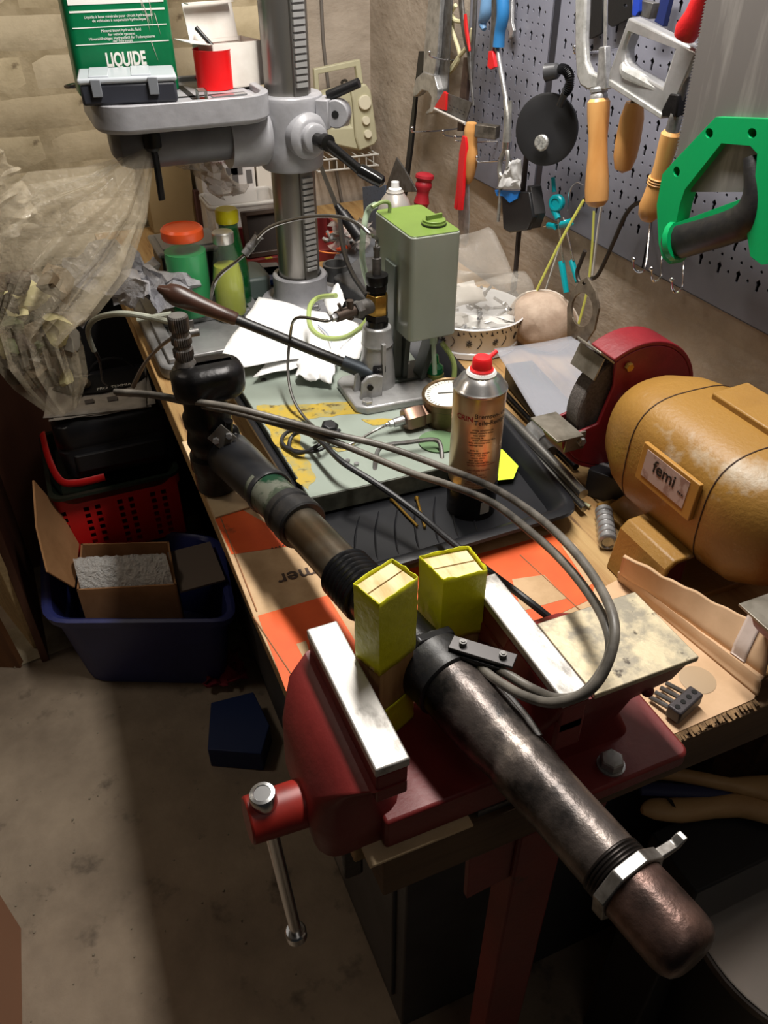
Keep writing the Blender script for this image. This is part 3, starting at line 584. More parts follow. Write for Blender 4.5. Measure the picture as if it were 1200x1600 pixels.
# organiser box
ob_ = thing('organizer_box', (.17, 1.40, TZ), 'small charcoal organiser box with clear lid in front of the green tin', 'box')
R = rot('Z', -8); oc2 = V(.180, 1.392, TZ+.0062)
def rb(mb, x0, x1, y0, y1, z0, z1, R=R, o=oc2): return mb.box(o+R @ V((x0+x1)/2, (y0+y1)/2, (z0+z1)/2), (x1-x0, y1-y0, z1-z0), R)
m = MB(); rb(m, -.068, .068, -.045, .045, 0, .028); m.build('body', mat('charcoal plastic', (52, 54, 62), .4), parent=ob_, bevel=.004)
m = MB(); rb(m, -.07, .07, -.047, .047, .028, .036); m.build('lid', mat('frosted clear lid', (186, 192, 198), .25, alpha=.85), parent=ob_, bevel=.003)
m = MB()
for x in (-.04, .02): rb(m, x-.014, x+.014, -.040, .040, .0355, .038)
m.build('lid_rib', mat('frosted clear lid', (190, 195, 200), .25), parent=ob_, bevel=.001)
for x in (-.045, .035):
    m = MB(); rb(m, x-.007, x+.007, -.051, -.046, .012, .035); m.build('latch', mat('grey latch', (120, 124, 130), .35), parent=ob_, bevel=.001)
# red cup
m = MB(); cr = PZ(338, 138, TZ); m.lathe([(.0275, 0), (.030, .001), (.0305, .055), (.0315, .057), (.0295, .057), (.028, .003), (0, .002)], cr, (0, 0, 1), 32, cap1=False)
tag(m.build('red_cup', mat('signal red plastic', (238, 18, 22), .35)), 'bright red plastic cup standing on the drill table', 'cup')
# white carton with open lid
wc = thing('white_carton', (.36, 1.47, TZ), 'small open white carton behind the red cup', 'carton')
R = rot('Z', 14); o_ = V(.357, 1.478, TZ+.001)
m = MB(); t_ = .0015
for x0, x1, y0, y1 in ((-.045, .045, -.035, -.035+t_), (-.045, .045, .035-t_, .035), (-.045, -.045+t_, -.035, .035), (.045-t_, .045, -.035, .035)): m.box(o_+R @ V((x0+x1)/2, (y0+y1)/2, .032), (x1-x0, y1-y0, .064), R)
m.box(o_+V(0, 0, .001), (.09, .07, .002), R); m.build('box', WHITE, parent=wc)
m = MB(); m.box(o_+R @ V(-.005, .040, .086), (.088, .0015, .058), R @ rot('X', -14)); m.box(o_+R @ V(-.008, .033, .114), (.08, .016, .0015), R); m.build('lid_flap', WHITE, parent=wc)
m = MB(); m.box(o_+R @ V(-.062, -.0, .066), (.034, .06, .0012), R @ rot('Y', 8)); m.build('side_flap', WHITE, parent=wc)
m = MB(); m.cyl(o_+V(-.02, -.01, .05), o_+V(-.045, .012, .082), .0035); tag(m.build('black_tube', BLACKP), 'short black tube sticking out of the white carton', 'tube')
# small square tube
m = MB(); a = PZ(317, 150, TZ+.008)
R = rot('Z', -4)
for dx, dz, sx_, sz_ in ((0, .0065, .014, .001), (0, -.0065, .014, .001), (.0065, 0, .001, .014), (-.0065, 0, .001, .014)): m.box(a+R @ V(dx, .012, dz), (sx_, .03, sz_), R)
tag(m.build('square_tube_piece', mat('galvanised', (200, 196, 190), .3, .9)), 'short cut of square steel tube in front of the red cup', 'tube')
m = MB(); a = PZ(310, 121, TZ+.003); m.ball(a, (.008, .006, .003)); tag(m.build('pink_cap', mat('dull pink plastic', (150, 50, 72), .4)), 'tiny pink plastic cap left of the red cup', 'cap')
m = MB(); m.box(PZ(358, 149, TZ+.003), (.055, .014, .003), rot('Z', 5)); tag(m.build('scrap_strip', mat('clear scrap', (140, 140, 142), .2, .4)), 'narrow metal offcut lying at the right front of the drill table', 'offcut')
m = MB(); m.box(PZ(215, 158, TZ+.007), (.08, .012, .010), rot('Z', 4)); tag(m.build('flat_offcut', DSTEEL, bevel=.001), 'dark metal offcut under the front of the organiser box', 'offcut')

# ================================================================ RADIO on wire shelf
rdo = thing('radio', PY(545, 230, 2.10), 'cream portable radio with carry handle and three round dials on a wire shelf', 'radio')
crm = mat('cream plastic', (190, 186, 156), .45, c2=(178, 174, 146), scale=8)
def qp(pts, Y0): return [PY(x, y, Y0) for x, y in pts]
RY = 2.03
m = MB(); m.prism(qp([(497, 150), (548, 137), (572, 131), (580, 142), (591, 218), (586, 226), (562, 236), (500, 222)], RY), (0, .05, 0), holes=[qp([(519, 162), (543, 160), (549, 172), (549, 198), (520, 200)], RY)]); m.build('case', crm, parent=rdo, bevel=.005)
m = MB(); m.prism(qp([(519, 162), (543, 160), (549, 172), (549, 198), (520, 200)], RY+.012), (0, .02, 0)); m.build('speaker_window', mat('dark grille', (112, 102, 92), .6, c2=(84, 76, 70), scale=60), parent=rdo)
m = MB(); m.prism(qp([(548, 137), (572, 131), (580, 142), (591, 218), (586, 226), (562, 236), (556, 214), (552, 160)], RY-.012), (0, .014, 0)); m.build('dial_panel', crm, parent=rdo, bevel=.004)
for (x, y, r) in ((569, 160, .0165), (571, 188, .010), (574, 209, .0098)):
    MB().lathe([(r, 0), (r, .007), (r*.9, .009), (0, .009)], PY(x, y, RY-.012), (-.05, -1, .1), 24).build('dial', mat('pale cream dial', (214, 208, 184), .4), parent=rdo)
m = MB(); m.prism(qp([(491, 108), (563, 93), (568, 130), (560, 132), (556, 104), (498, 116), (500, 150), (493, 150)], RY+.01), (0, .015, 0)); m.build('carry_handle', crm, parent=rdo, bevel=.002)
m = MB(); m.tube([PY(x, y, RY+.06) for x, y in [(536, 133), (534, 128), (541, 126), (546, 140)]], .003, 6); m.build('plug', DSTEEL, parent=rdo)
ws = thing('wire_shelf', PY(540, 250, 2.1), 'small white wire shelf carrying the radio in the room corner', 'shelf')
for k, z in enumerate((PY(545, 238, RY).z-.004, PY(545, 238, RY).z-.03)):
    y0 = RY-.03+.0*k; xa = PY(490, 240, RY).x; xb = PY(582, 240, RY).x
    m = MB(); m.tube([V(xa, BACKY-.015, z), V(xa, y0+.01, z), V(xa+.01, y0, z), V(xb-.01, y0, z), V(xb, y0+.01, z), V(xb, BACKY-.015, z)], .0025, 6, 4); m.build('rail', mat('white wire', (190, 188, 182), .4), parent=ws)
for k in range(8):
    x = xa+(xb-xa)*(k+.5)/8; m = MB(); z = PY(545, 238, RY).z-.004
    m.tube([V(x, BACKY-.015, z-.002), V(x, y0, z-.002), V(x, y0-.001, z-.028)], .0014, 6, 1); m.build('cross_wire', MATS['white wire'], parent=ws)

# ================================================================ BACK OF THE BENCH
# carton with printed picture
pb = thing('printed_carton', PY(300, 300, 2.05), 'white carton printed with a small drill stand picture behind the jars', 'carton')
x0 = PY(308, 240, 2.0).x; x1 = PY(432, 240, 2.0).x; zt = PY(380, 236, 2.0).z
m = MB(); m.bb(x0, x0+.13, 1.99, 2.12, B, zt).build('box', WHITE, parent=pb, bevel=.002)
m = MB(); m.bb(x0+.005, x0+.125, 1.9895, 1.99, zt-.13, zt-.004).build('print_panel', mat('pale print', (206, 200, 196), .6), parent=pb)
text('lettering', 'Bohrständer', .014, V(x0+.045, 1.9888, zt-.018), FR, mat('maroon print', (110, 45, 45), .6), pb)
m = MB(); q = V(x0+.08, 1.9885, zt-.06); m.bb(q.x-.008, q.x+.008, 1.988, 1.989, q.z-.03, q.z+.03).bb(q.x-.02, q.x+.02, 1.988, 1.989, q.z+.012, q.z+.03).bb(q.x-.018, q.x+.018, 1.988, 1.989, q.z-.034, q.z-.028).bb(q.x+.028, q.x+.042, 1.988, 1.989, q.z-.01, q.z+.02); m.build('printed_picture', mat('grey ink', (96, 92, 90), .6), parent=pb)
tbx = thing('brown_carton', PY(250, 330, 2.1), 'tan cardboard panel standing against the brick wall left of the white carton', 'carton')
MB().bb(x0-.12, x0-.01, 2.06, 2.13, B, zt-.01).build('panel', mat('plain tan board', (160, 138, 98), .8, c2=(148, 126, 88), scale=5), parent=tbx, bevel=.002)
MB().bb(x0-.012, x0+.03, 2.04, 2.06, B, zt-.09).build('dark_strip', mat('maroon board', (96, 66, 62), .7), parent=tbx)
m = MB(); m.bb(x0+.135, x0+.26, 1.99, 2.12, B, zt-.03); tag(m.build('white_box', mat('off white box', (212, 204, 192), .7), bevel=.004), 'plain off white box right of the printed carton', 'box')
# clear storage tub
clr = mat('milky clear plastic', (214, 210, 204), .25, alpha=.42, bump=.0002)
st = thing('storage_tub', PY(380, 330, 1.92), 'milky clear plastic storage tub behind the yellow capped bottle', 'tub')
def tub(x0, x1, y0, y1, z0, z1, r, taper, th=.002):
    a = [V(x, y, z0) for x, y in rrect(x0+taper, x1-taper, y0+taper, y1-taper, r)]
    b = [V(x, y, z1) for x, y in rrect(x0, x1, y0, y1, r)]
    c = [V(x, y, z1) for x, y in rrect(x0+th, x1-th, y0+th, y1-th, r)]
    d = [V(x, y, z0+th) for x, y in rrect(x0+taper+th, x1-taper-th, y0+taper+th, y1-taper-th, r)]
    return [a, b, c, d]
xl = PY(327, 320, 1.90).x; xr = PY(436, 320, 1.90).x; ztub = PY(380, 312, 1.90).z
m = MB(); m.loft(tub(xl, xr, 1.88, 1.985, B, ztub, .015, .012)); m.build('body', clr, parent=st)
m = MB(); m.loft([[V(x, y, z) for x, y in rrect(xl-.006, xr+.006, 1.874, 1.991, .018)] for z in (ztub-.010, ztub)], cap0=False, cap1=False); m.build('rim', mat('milky rim', (205, 200, 192), .3, alpha=.7), parent=st, solid=.003)
m = MB(); m.grid(lambda u, v: V(xl+.02+(xr-xl-.04)*u, 1.90+.07*v, B+.03+.05*noise.noise(V(u*4, v*4, 7))), 10, 6); tag(m.build('crumpled_bags', mat('white plastic film', (205, 200, 194), .3)), 'crumpled white plastic bags inside the clear storage tub', 'bag')
# crumpled bag hanging under the table to the tub
bagc = mat('clear crinkled film', (196, 188, 176), .12, alpha=.42, bump=.004, bscale=45)
m = MB(); m.grid(lambda u, v: quad(PY(258, 232, 1.62), PY(330, 232, 1.70), PY(382, 300, 1.84), PY(338, 305, 1.80), v, u)+crumple((u, v, 0), 5, .03), 16, 10)
tag(m.build('crinkled_bag', bagc, solid=.0005), 'crinkled clear bag draped from below the drill table to the tub', 'bag')
# red brown low crate
rbm = mat('maroon paint', (116, 36, 34), .5, c2=(96, 30, 30), scale=8)
rcx = thing('maroon_box', PY(450, 380, 1.78), 'low open maroon box behind the drill column', 'box')
xa = PY(352, 380, 1.78).x; xb = PY(533, 380, 1.78).x; za = PY(440, 360, 1.80).z
m = MB(); t_ = .008
m.bb(xa, xb, 1.72, 1.72+t_, B, za-.03).bb(xa, xb, 1.86-t_, 1.86, B, za+.0).bb(xa, xa+t_, 1.728, 1.852, B, za).bb(xb-t_, xb, 1.728, 1.852, B, za).bb(xa+t_, xb-t_, 1.728, 1.852, B, B+.005)
m.build('box', rbm, parent=rcx, bevel=.001)
m = MB(); m.bb(xb-.005, xb+.0, 1.712, 1.72, B, za-.005); m.build('orange_end', mat('orange plastic', (226, 84, 40), .4), parent=rcx)
pf = thing('picture_frame', PY(400, 370, 1.75), 'dark wooden frame leaning in the maroon box beside the column', 'frame')
R = rot('X', -12); c0 = V(PY(425, 365, 1.80).x, 1.80, za+.0)
m = MB()
for dx, dz, sx_, sz_ in ((0, .045, .13, .012), (0, -.045, .13, .012), (.06, 0, .012, .10), (-.06, 0, .012, .10)): m.box(c0+R @ V(dx, 0, dz), (sx_, .012, sz_), R)
m.build('frame', mat('dark brown wood', (52, 38, 28), .5), parent=pf, bevel=.002)
MB().box(c0+V(0, .004, 0), (.118, .003, .088), R).build('backing', mat('black brown panel', (34, 26, 20), .6), parent=pf)
# grey lidded box left
gl = thing('lidded_box', PZ(285, 380, .96), 'black box with translucent grey lid behind the green jar', 'box')
xx0, xx1 = PZ(231, 370, .985).x, PZ(338, 370, .985).x; yy0 = PZ(285, 392, .985).y
MB().bb(xx0+.006, xx1-.006, yy0+.006, yy0+.114, B, .975).build('body', BLACKP, parent=gl, bevel=.004)
MB().bb(xx0, xx1, yy0, yy0+.12, .975, .985).build('lid', mat('grey translucent lid', (140, 138, 138), .3), parent=gl, bevel=.004)
MB().bb(xx0+.012, xx1-.012, yy0+.014, yy0+.106, .985, .988).build('lid_step', mat('grey translucent lid', (140, 138, 138), .3), parent=gl, bevel=.001)
# blue bin / grey case behind jar
m = MB(); m.prism([V(p.x, p.y, B+.03) for p in (PZ(398, 420, .9), PZ(440, 416, .9), PZ(442, 436, .9), PZ(412, 440, .9))], (0, 0, .012)); tag(m.build('blue_tray', mat('dark blue plastic', (24, 54, 110), .4), bevel=.002), 'dark blue tray edge beside the column foot', 'tray')
m = MB(); m.prism([V(p.x, p.y, B+.028) for p in (PZ(390, 398, .92), PZ(432, 396, .92), PZ(440, 415, .92), PZ(400, 418, .92))], (0, 0, .014)); tag(m.build('grey_slab', mat('mid grey plastic', (110, 106, 104), .5), bevel=.002), 'flat grey slab behind the blue tray edge', 'slab')
m = MB(); m.box(PZ(420, 403, .945), (.014, .008, .001), rot('Z', 10)); tag(m.build('yellow_label', mat('yellow paper', (215, 205, 60), .7)), 'tiny yellow sticker on the grey slab behind the bottles', 'label')
m = MB(); q = PZ(408, 455, .9); m.prism([V(x, y, B+.026) for x, y in rrect(q.x-.045, q.x+.022, q.y-.01, q.y+.09, .02)], (0, 0, .045)); o = tag(m.build('small_case', mat('grey green plastic case', (86, 98, 94), .45), bevel=.006), 'small rounded grey green case between bottle and column foot', 'case')
# jars and bottles
glass = mat('clear jar glass', (215, 228, 220), .05, alpha=.07, coat=.3); glass.node_tree.nodes['Principled BSDF'].inputs['Specular IOR Level'].default_value = .7
def jar_thing(name, o, label, outer, liquid, liqm, lid, lidm, glm=glass, extra=None):
    t = thing(name, o, label, 'jar' if 'jar' in name else 'bottle')
    MB().lathe(liquid, o, seg=32).build('liquid', liqm, parent=t)
    MB().lathe(outer, o, seg=32, cap1=False).build('glass', glm, parent=t)
    MB().lathe(lid, o, seg=32).build('lid', lidm, parent=t); return t
bz = B+.037
j1 = V(*PZ(309, 498, bz)[:2], bz)+V(0, .03, 0)
r = .0385
jar_thing('preserve_jar', j1, 'tall glass jar of bright green liquid with orange lid', [(r*.9, 0), (r, .006), (r, .125), (r*.92, .138), (r*.88, .152)],
          [(r*.86, .002), (r*.96, .008), (r*.96, .118), (0, .118)], mat('green liquid', (0, 160, 84), .25), [(r*.94, .141), (r*.97, .143), (r*.97, .157), (r*.86, .161), (r*.8, .159), (0, .159)], mat('orange lacquer lid', (240, 92, 40), .3))
j2 = V(*PZ(367, 496, bz)[:2], bz)+V(0, .02, 0); r = .029
jar_thing('dressing_bottle', j2, 'clear bottle of yellow green liquid with silver cap', [(r*.92, 0), (r, .006), (r*.98, .07), (r*.72, .115), (r*.62, .130), (r*.58, .142)],
          [(r*.88, .002), (r*.95, .008), (r*.92, .07), (r*.78, .094), (0, .094)], mat('yellow green liquid', (164, 172, 58), .2), [(r*.62, .134), (r*.66, .136), (r*.66, .152), (r*.58, .154), (0, .154)], mat('silver cap', (190, 188, 182), .3, .8))
j3 = V(*PZ(385, 440, bz)[:2], bz)+V(-.0, .02, 0); j3 = V(j2.x+.025, j2.y+.062, B+.026); r = .030
jar_thing('juice_bottle', j3, 'dark green glass bottle with yellow cap behind the silver capped one', [(r*.92, 0), (r, .006), (r, .075), (r*.7, .125), (r*.6, .150), (r*.58, .172)],
          [(r*.8, .002), (r*.85, .06), (0, .06)], mat('dark green liquid', (10, 70, 36), .2), [(r*.66, .160), (r*.70, .163), (r*.70, .180), (r*.62, .184), (0, .184)], mat('yellow lid', (215, 205, 30), .35), glm=mat('green bottle glass', (16, 92, 44), .06, alpha=.72, coat=.3))
# foil sheet
foil = mat('crumpled silver film', (206, 206, 210), .2, .15, c2=(168, 168, 174), scale=12, bump=.014, bscale=16)
m = MB(); m.grid(lambda u, v: quad(PZ(92, 445, .97), PZ(250, 392, .99), PZ(330, 500, .915), PZ(200, 480, .93), u, v)+crumple((u, v, 1), 3.6, .05)+crumple((u, v, 3), 9, .018)+V(0, 0, .02), 26, 14)
tag(m.build('silver_film', foil, smooth=20), 'crumpled sheet of shiny silver film at the far left end of the bench', 'film')
m = MB(); m.grid(lambda u, v: quad(PZ(95, 455, .93), PZ(125, 440, .93), PZ(120, 505, .90), PZ(85, 480, .90), u, v)+crumple((u, v, 6), 4, .04), 10, 10)
tag(m.build('film_scrap', foil, smooth=20), 'small folded lobe of silver film hanging off the bench end', 'film')
# ---- machine pieces right of the column
mg = mat('hammered grey casting', (98, 98, 98), .45, .4, c2=(78, 78, 78), scale=30, bump=.0006)
br = thing('bracket_casting', PZ(545, 440, B), 'dark grey cast bracket with a round bored ring, right of the drill column', 'casting')
a = PZ(525, 412, .945)
m = MB(); m.lathe([(.026, -.030), (.027, 0), (.0225, .0005), (.022, -.03)], a, (0, 0, 1), 28, cap0=False, cap1=False); m.cyl(a+V(-.03, -.018, -.012), a+V(-.045, -.024, -.012), .010); m.build('ring', mg, parent=br)
m = MB(); m.prism([PZ(x, y, .935) for x, y in [(520, 432), (560, 402), (602, 398), (610, 470), (590, 478)]], (0, 0, -.03)); m.build('arm', mg, parent=br, bevel=.004)
m = MB(); m.prism([PZ(x, y, .90) for x, y in [(512, 455), (600, 485), (590, 500), (505, 462)]], (0, 0, -.03)); m.build('foot', BLACKM, parent=br, bevel=.003)
# white bin of bits
m = MB(); m.grid(lambda u, v: quad(PZ(520, 345, .98), PZ(582, 345, .98), PZ(575, 392, .93), PZ(520, 390, .93), u, v)+crumple((u, v, 2), 5, .022), 12, 10)
tag(m.build('parts_bag', mat('clear parts bag', (176, 168, 160), .15, alpha=.5, bump=.003, bscale=60)), 'clear bag of small metal parts behind the grey bracket', 'bag')
bits = random.Random(5); cc0 = PZ(550, 385, .93)
for k in range(22):
    p = cc0+V(bits.uniform(-.04, .035), bits.uniform(-.02, .06), bits.uniform(-.0, .02)); c_ = (STEEL, STEEL, BLACKM, MATS['orange plastic'])[k % 4]
    m = MB(); m.cyl(p, p+V(bits.uniform(-.02, .02), bits.uniform(-.02, .02), bits.uniform(-.008, .012)), .004, seg=8)
    tag(m.build('small_part', c_), 'loose small metal or plastic part in the clear parts bag', 'part', 'small parts in the clear bag')
m = MB(); m.prism([PZ(x, y, .925) for x, y in [(520, 405), (535, 370), (600, 372), (606, 400), (560, 420)]], (0, 0, -.05)); tag(m.build('grey_bin', mat('slate grey plastic', (88, 90, 94), .5), bevel=.004), 'slate grey plastic bin under the bag of parts', 'bin')
m = MB(); a = PZ(548, 352, .99); m.cyl(a+V(-.01, .02, .02), a+V(.012, -.02, -.02), .012, .014); m.cyl(a+V(-.01, .02, .02), a+V(-.018, .03, .035), .009, .006)
tag(m.build('grey_torch', BLACKP, bevel=.001), 'small dark torch leaning behind the parts bag', 'torch')
# blue perforated trowel sheet, triangle blade
flat_tool('steel_trowel', [(566, 292), (602, 289), (598, 375), (570, 372)], .72, .003, mat('blue grey perforated sheet', (70, 84, 104), .5, c2=(40, 48, 60), scale=180, lo=.6, hi=.62), 'blue grey perforated sheet standing behind the tank', 'sheet')
flat_tool('triangular_blade', [(619, 246), (630, 262), (652, 300), (600, 300)], .80, .004, DSTEEL, 'dark triangular blade standing behind the white nozzle can', 'blade')
# spray can behind tank
sc = thing('aerosol_can', PZ(617, 400, B), 'silver aerosol can with white nozzle standing behind the green tank', 'aerosol can')
ax = PY(617, 320, 1.42); ax = V(ax.x, 1.42, B); zt = PY(617, 284, 1.42).z
m = MB(); H_ = zt-B; m.lathe([(.030, 0), (.032, .004), (.032, H_-.052), (.031, H_-.046), (.026, H_-.032), (.0165, H_-.020), (.0165, H_-.017), (0, H_-.017)], ax, seg=32); m.build('body', mat('pale tin', (196, 190, 182), .3, .5), parent=sc)
m = MB(); m.lathe([(.012, H_-.020), (.0125, H_-.012), (.008, H_-.010), (.0075, H_), (0, H_)], ax, seg=20); m.build('nozzle', mat('white plastic', (225, 225, 222), .35), parent=sc)
# red screwdriver handle
m = MB(); a = PY(658, 322, 1.50); b = PY(664, 272, 1.50); L_ = (b-a).length
m.lathe([(.010, -.03), (.013, 0), (.016, .007), (.0125, L_*.35), (.013, L_*.5), (.017, L_*.62), (.0165, L_*.72), (.014, L_*.78), (.019, L_*.9), (.018, L_*.98), (.012, L_*1.03), (0, L_*1.04)], a, b-a, 20)
m.cyl(V(a.x, a.y, B), a+V(0, 0, -.02), .004, seg=8); tag(m.build('red_screwdriver', mat('dull red rubber', (150, 26, 38), .5)), 'dull red ribbed screwdriver handle upright behind the tank', 'screwdriver')
# black cable behind column looping to pump
m = MB(); m.tube([PY(495, 238, 1.9), PY(505, 270, 1.8), PY(528, 330, 1.6), PY(537, 390, 1.42), PY(552, 430, 1.3), PZ(574, 462, .99)], .005, 8)
tag(m.build('black_cable', RUBBER), 'black cable hanging from the radio shelf down to the pump', 'cable')
m = MB(); m.tube([PZ(497, 392, .93), PZ(512, 395, .93), PZ(530, 396, .93)], .0015, 6); tag(m.build('orange_wire', mat('orange wire', (230, 130, 60), .5)), 'thin orange wire beside the toothed column', 'wire')
# floral pan with bags
pn = thing('floral_pan', (.70, 1.215, B), 'white enamel pan with black floral print, full of clear parts bags', 'pan')
pc = V(.70, 1.225, B)
m = MB(); m.lathe([(.086, 0), (.091, .003), (.091, .012), (.089, .014), (.0965, .058), (.100, .062), (.098, .064), (.0935, .058), (.086, .016), (0, .014)], pc, seg=48); m.build('bowl', mat('white enamel', (226, 226, 226), .2, c2=(214, 214, 216), scale=4), parent=pn)
ink = mat('black enamel ink', (34, 34, 40), .3); m = MB()
fr = random.Random(2)
def onpan(a_, h): rr_ = .089+(.0075)*(h-.014)/.044+.0004; return pc+V(rr_*math.cos(a_), rr_*math.sin(a_), h)
for k in range(60):
    a_ = k*2*math.pi/60; h = .053+.003*math.sin(k*2.1); p = onpan(a_, h); m.ball(p, .0016, 6, 4)
    if k % 2 == 0: m.tube([onpan(a_, .056), onpan(a_+.02, .050), onpan(a_+.045, .049)], .0009, 4, 3)
for k in range(12):
    a_ = k*2*math.pi/12
    for q in range(8): t_ = q*math.pi/4; m.tube([onpan(a_+.012*math.cos(t_), .034+.0016*math.sin(t_)), onpan(a_+.06*math.cos(t_), .034+.007*math.sin(t_))], .0009, 4, 1)
    m.tube([onpan(a_+.16, .024), onpan(a_+.2, .028), onpan(a_+.24, .037), onpan(a_+.2, .044)], .0007, 4, 4)
m.build('floral_print', ink, parent=pn)
pb_ = mat('clear zip bag', (190, 184, 174), .12, alpha=.22, bump=.003, bscale=50)
m = MB(); m.grid(lambda u, v: quad(pc+V(-.09, .02, .14), pc+V(.10, -.02, .12), pc+V(.09, -.06, .06), pc+V(-.09, -.05, .05), u, v)+crumple((u, v, 4), 2.5, .018), 16, 10)
tag(m.build('zip_bag', pb_, solid=.0005), 'upright clear zip bag standing in the floral pan', 'bag')
m = MB(); m.grid(lambda u, v: quad(pc+V(-.085, -.02, .075), pc+V(.05, -.07, .065), pc+V(.04, -.088, .052), pc+V(-.08, -.045, .055), u, v)+crumple((u, v, 9), 5, .012), 12, 6)
tag(m.build('zip_bag', mat('white glare bag', (215, 212, 206), .15, alpha=.75, bump=.002, bscale=50), solid=.0005), 'flat shiny bag lying over the front rim of the floral pan', 'bag')
m = MB(); m.grid(lambda u, v: quad(pc+V(-.06, .08, .16), pc+V(.08, .10, .17), pc+V(.10, .0, .10), pc+V(-.08, .02, .10), u, v)+crumple((u, v, 5), 2, .02), 14, 10)
tag(m.build('zip_bag', mat('clear zip bag', (190, 184, 174)), solid=.0005), 'rearmost clear bag in the floral pan against the wall', 'bag')
for k in range(26):
    p = pc+V(fr.uniform(-.06, .06), fr.uniform(-.06, .06), .055+fr.uniform(0, .02)); d = V(fr.uniform(-1, 1), fr.uniform(-1, 1), fr.uniform(-.2, .4)).normalized()*.022
    m = MB(); m.cyl(p, p+d, .0028, seg=7); m.hexp(p, -d, .005, .004)
    tag(m.build('small_bolt', STEEL if k % 3 else DSTEEL), 'small loose bolt in the bags inside the floral pan', 'bolt', 'bolts bagged in the floral pan')
# paper with text poking out of bag
m = MB(); m.grid(lambda u, v: quad(pc+V(-.07, .02, .10), pc+V(.0, .0, .115), pc+V(.02, -.02, .08), pc+V(-.05, .0, .07), u, v)+crumple((u, v, 8), 3, .006), 5, 4)
tag(m.build('paper_slip', WHITE, solid=.0004), 'cream paper slip inside a clear bag in the floral pan', 'paper')
# ================================================================ CARDBOARD ON THE BENCH
def zpoly(pts, z): return [V(*PZ(x, y, z)[:2], z) for x, y in pts]
def slab(name, pts, z, th, m, parent=None, bevel=0, **k):
    mb = MB(); mb.prism(zpoly(pts, z+th), (0, 0, -th)); return mb.build(name, m, parent=parent, bevel=bevel, **k)
cbd = thing('cardboard_sheet', (.25, .75, B), 'flattened cardboard box with orange print under the tray and steering pipe', 'cardboard')
slab('sheet', [(284, 692), (345, 680), (480, 790), (870, 832), (905, 868), (945, 925), (925, 955), (845, 990), (640, 1040), (450, 1082), (398, 968), (337, 815)], B, .0045, KRAFT, cbd, bevel=.0008)
orange = mat('orange print', (232, 98, 42), .6, c2=(218, 86, 36), scale=12, c3=(120, 60, 36), s3=20, lo3=.64, hi3=.76)
for poly in ([(336, 811), (378, 796), (420, 820), (458, 852), (362, 866)], [(403, 962), (512, 930), (560, 1010), (540, 1055), (492, 1060), (447, 1080)],
             [(560, 905), (745, 866), (864, 833), (896, 862), (930, 905), (925, 935), (840, 975), (760, 900), (640, 985), (560, 960)]):
    MB().prism(zpoly(poly, B+.0050), (0, 0, -.0005)).build('orange_print', orange, parent=cbd, smooth=0)
for poly in ([(463, 1006), (478, 1001), (494, 1050), (486, 1053)], [(878, 853), (898, 849), (938, 905), (920, 915)], [(800, 905), (850, 898), (885, 935), (815, 955)]):
    MB().prism(zpoly(poly, B+.0053), (0, 0, -.0004)).build('bare_patch', KRAFT, parent=cbd, smooth=0)
for a_, b_ in (((812, 872), (905, 958)), ((396, 968), (470, 1080)), ((345, 812), (402, 960))):
    m = MB(); m.tube([V(*PZ(*a_, B)[:2], B+.0050), V(*PZ(*b_, B)[:2], B+.0050)], .0009, 6, 1); m.build('crease', mat('kraft crease', (150, 104, 70), .8), parent=cbd)
text('box_lettering', 'mmer', .030, V(*PZ(480, 900, B)[:2], B+.0051), rot('Z', 178), mat('brown ink', (70, 52, 44), .7), cbd, bold=.0004)
text('box_lettering', '......', .022, V(*PZ(442, 862, B)[:2], B+.0051), rot('Z', 178), MATS['brown ink'], cbd)
slab('left_card', [(284, 690), (345, 677), (395, 790), (336, 808)], B+.0046, .003, mat('pale cardboard', (214, 188, 150), .85, c2=(196, 170, 132), scale=20, bump=.0004), cbd, bevel=.001)
slab('front_scrap', [(452, 1088), (505, 1064), (560, 1120), (545, 1300), (480, 1160)], B, .003, mat('pale cardboard', (214, 188, 150)), cbd)
# right hand cardboard with upturned flap
cb2 = thing('cardboard_tray', (.55, .42, B), 'kraft cardboard sheet with upturned taped flap in front of the grinder', 'cardboard')
slab('base_sheet', [(920, 930), (966, 905), (1085, 985), (1180, 1086), (1178, 1092), (1045, 1150), (1020, 1160), (935, 1040)], B, .005, mat('bare kraft', (212, 178, 142), .85, c2=(196, 162, 126), scale=14, bump=.0004, c3=(110, 88, 66), s3=26, lo3=.7, hi3=.78), cb2)
f0, f1 = PZ(966, 905, B+.005), PZ(1183, 1087, B+.005); g0, g1 = PZ(975, 868, B+.052), PZ(1215, 990, B+.055)
def flap(u, v):
    p = quad(f0, f1, g1, g0, u, v); k = (.006*math.exp(-((v-.18)/.05)**2)-.006*math.exp(-((v-.36)/.05)**2)); return p+V(-.2, .1, 1)*k+V(0, 0, .004*noise.noise(V(u*9, 2, 0))*v)
m = MB(); m.grid(flap, 30, 26); m.build('flap', MATS['bare kraft'], parent=cb2, solid=.004, smooth=50)
def onflap(x, v0, u0): return flap(u0, v0)
m = MB(); m.grid(lambda u, v: flap(.80+.09*u+.03*v, .30+.8*v)+V(-.002, .001, .0035), 6, 12); m.build('tape_strip', mat('whitish tape', (206, 190, 180), .3, c2=(186, 168, 156), scale=30), parent=cb2, solid=.0006)
m = MB(); e = random.Random(4)
for k in range(60):   # torn fluting along the front edge
    t = k/60; p = PZ(1030, 1153, B+.003)*(1-t)+PZ(1178, 1090, B+.003)*t; m.tube([p+V(0, -.0, 0), p+V(e.uniform(-.003, .001), -.006-e.uniform(0, .008), -.001)], .0016, 5, 1)
o = m.build('torn_edge', CARDED, parent=cb2); o['kind'] = 'stuff'
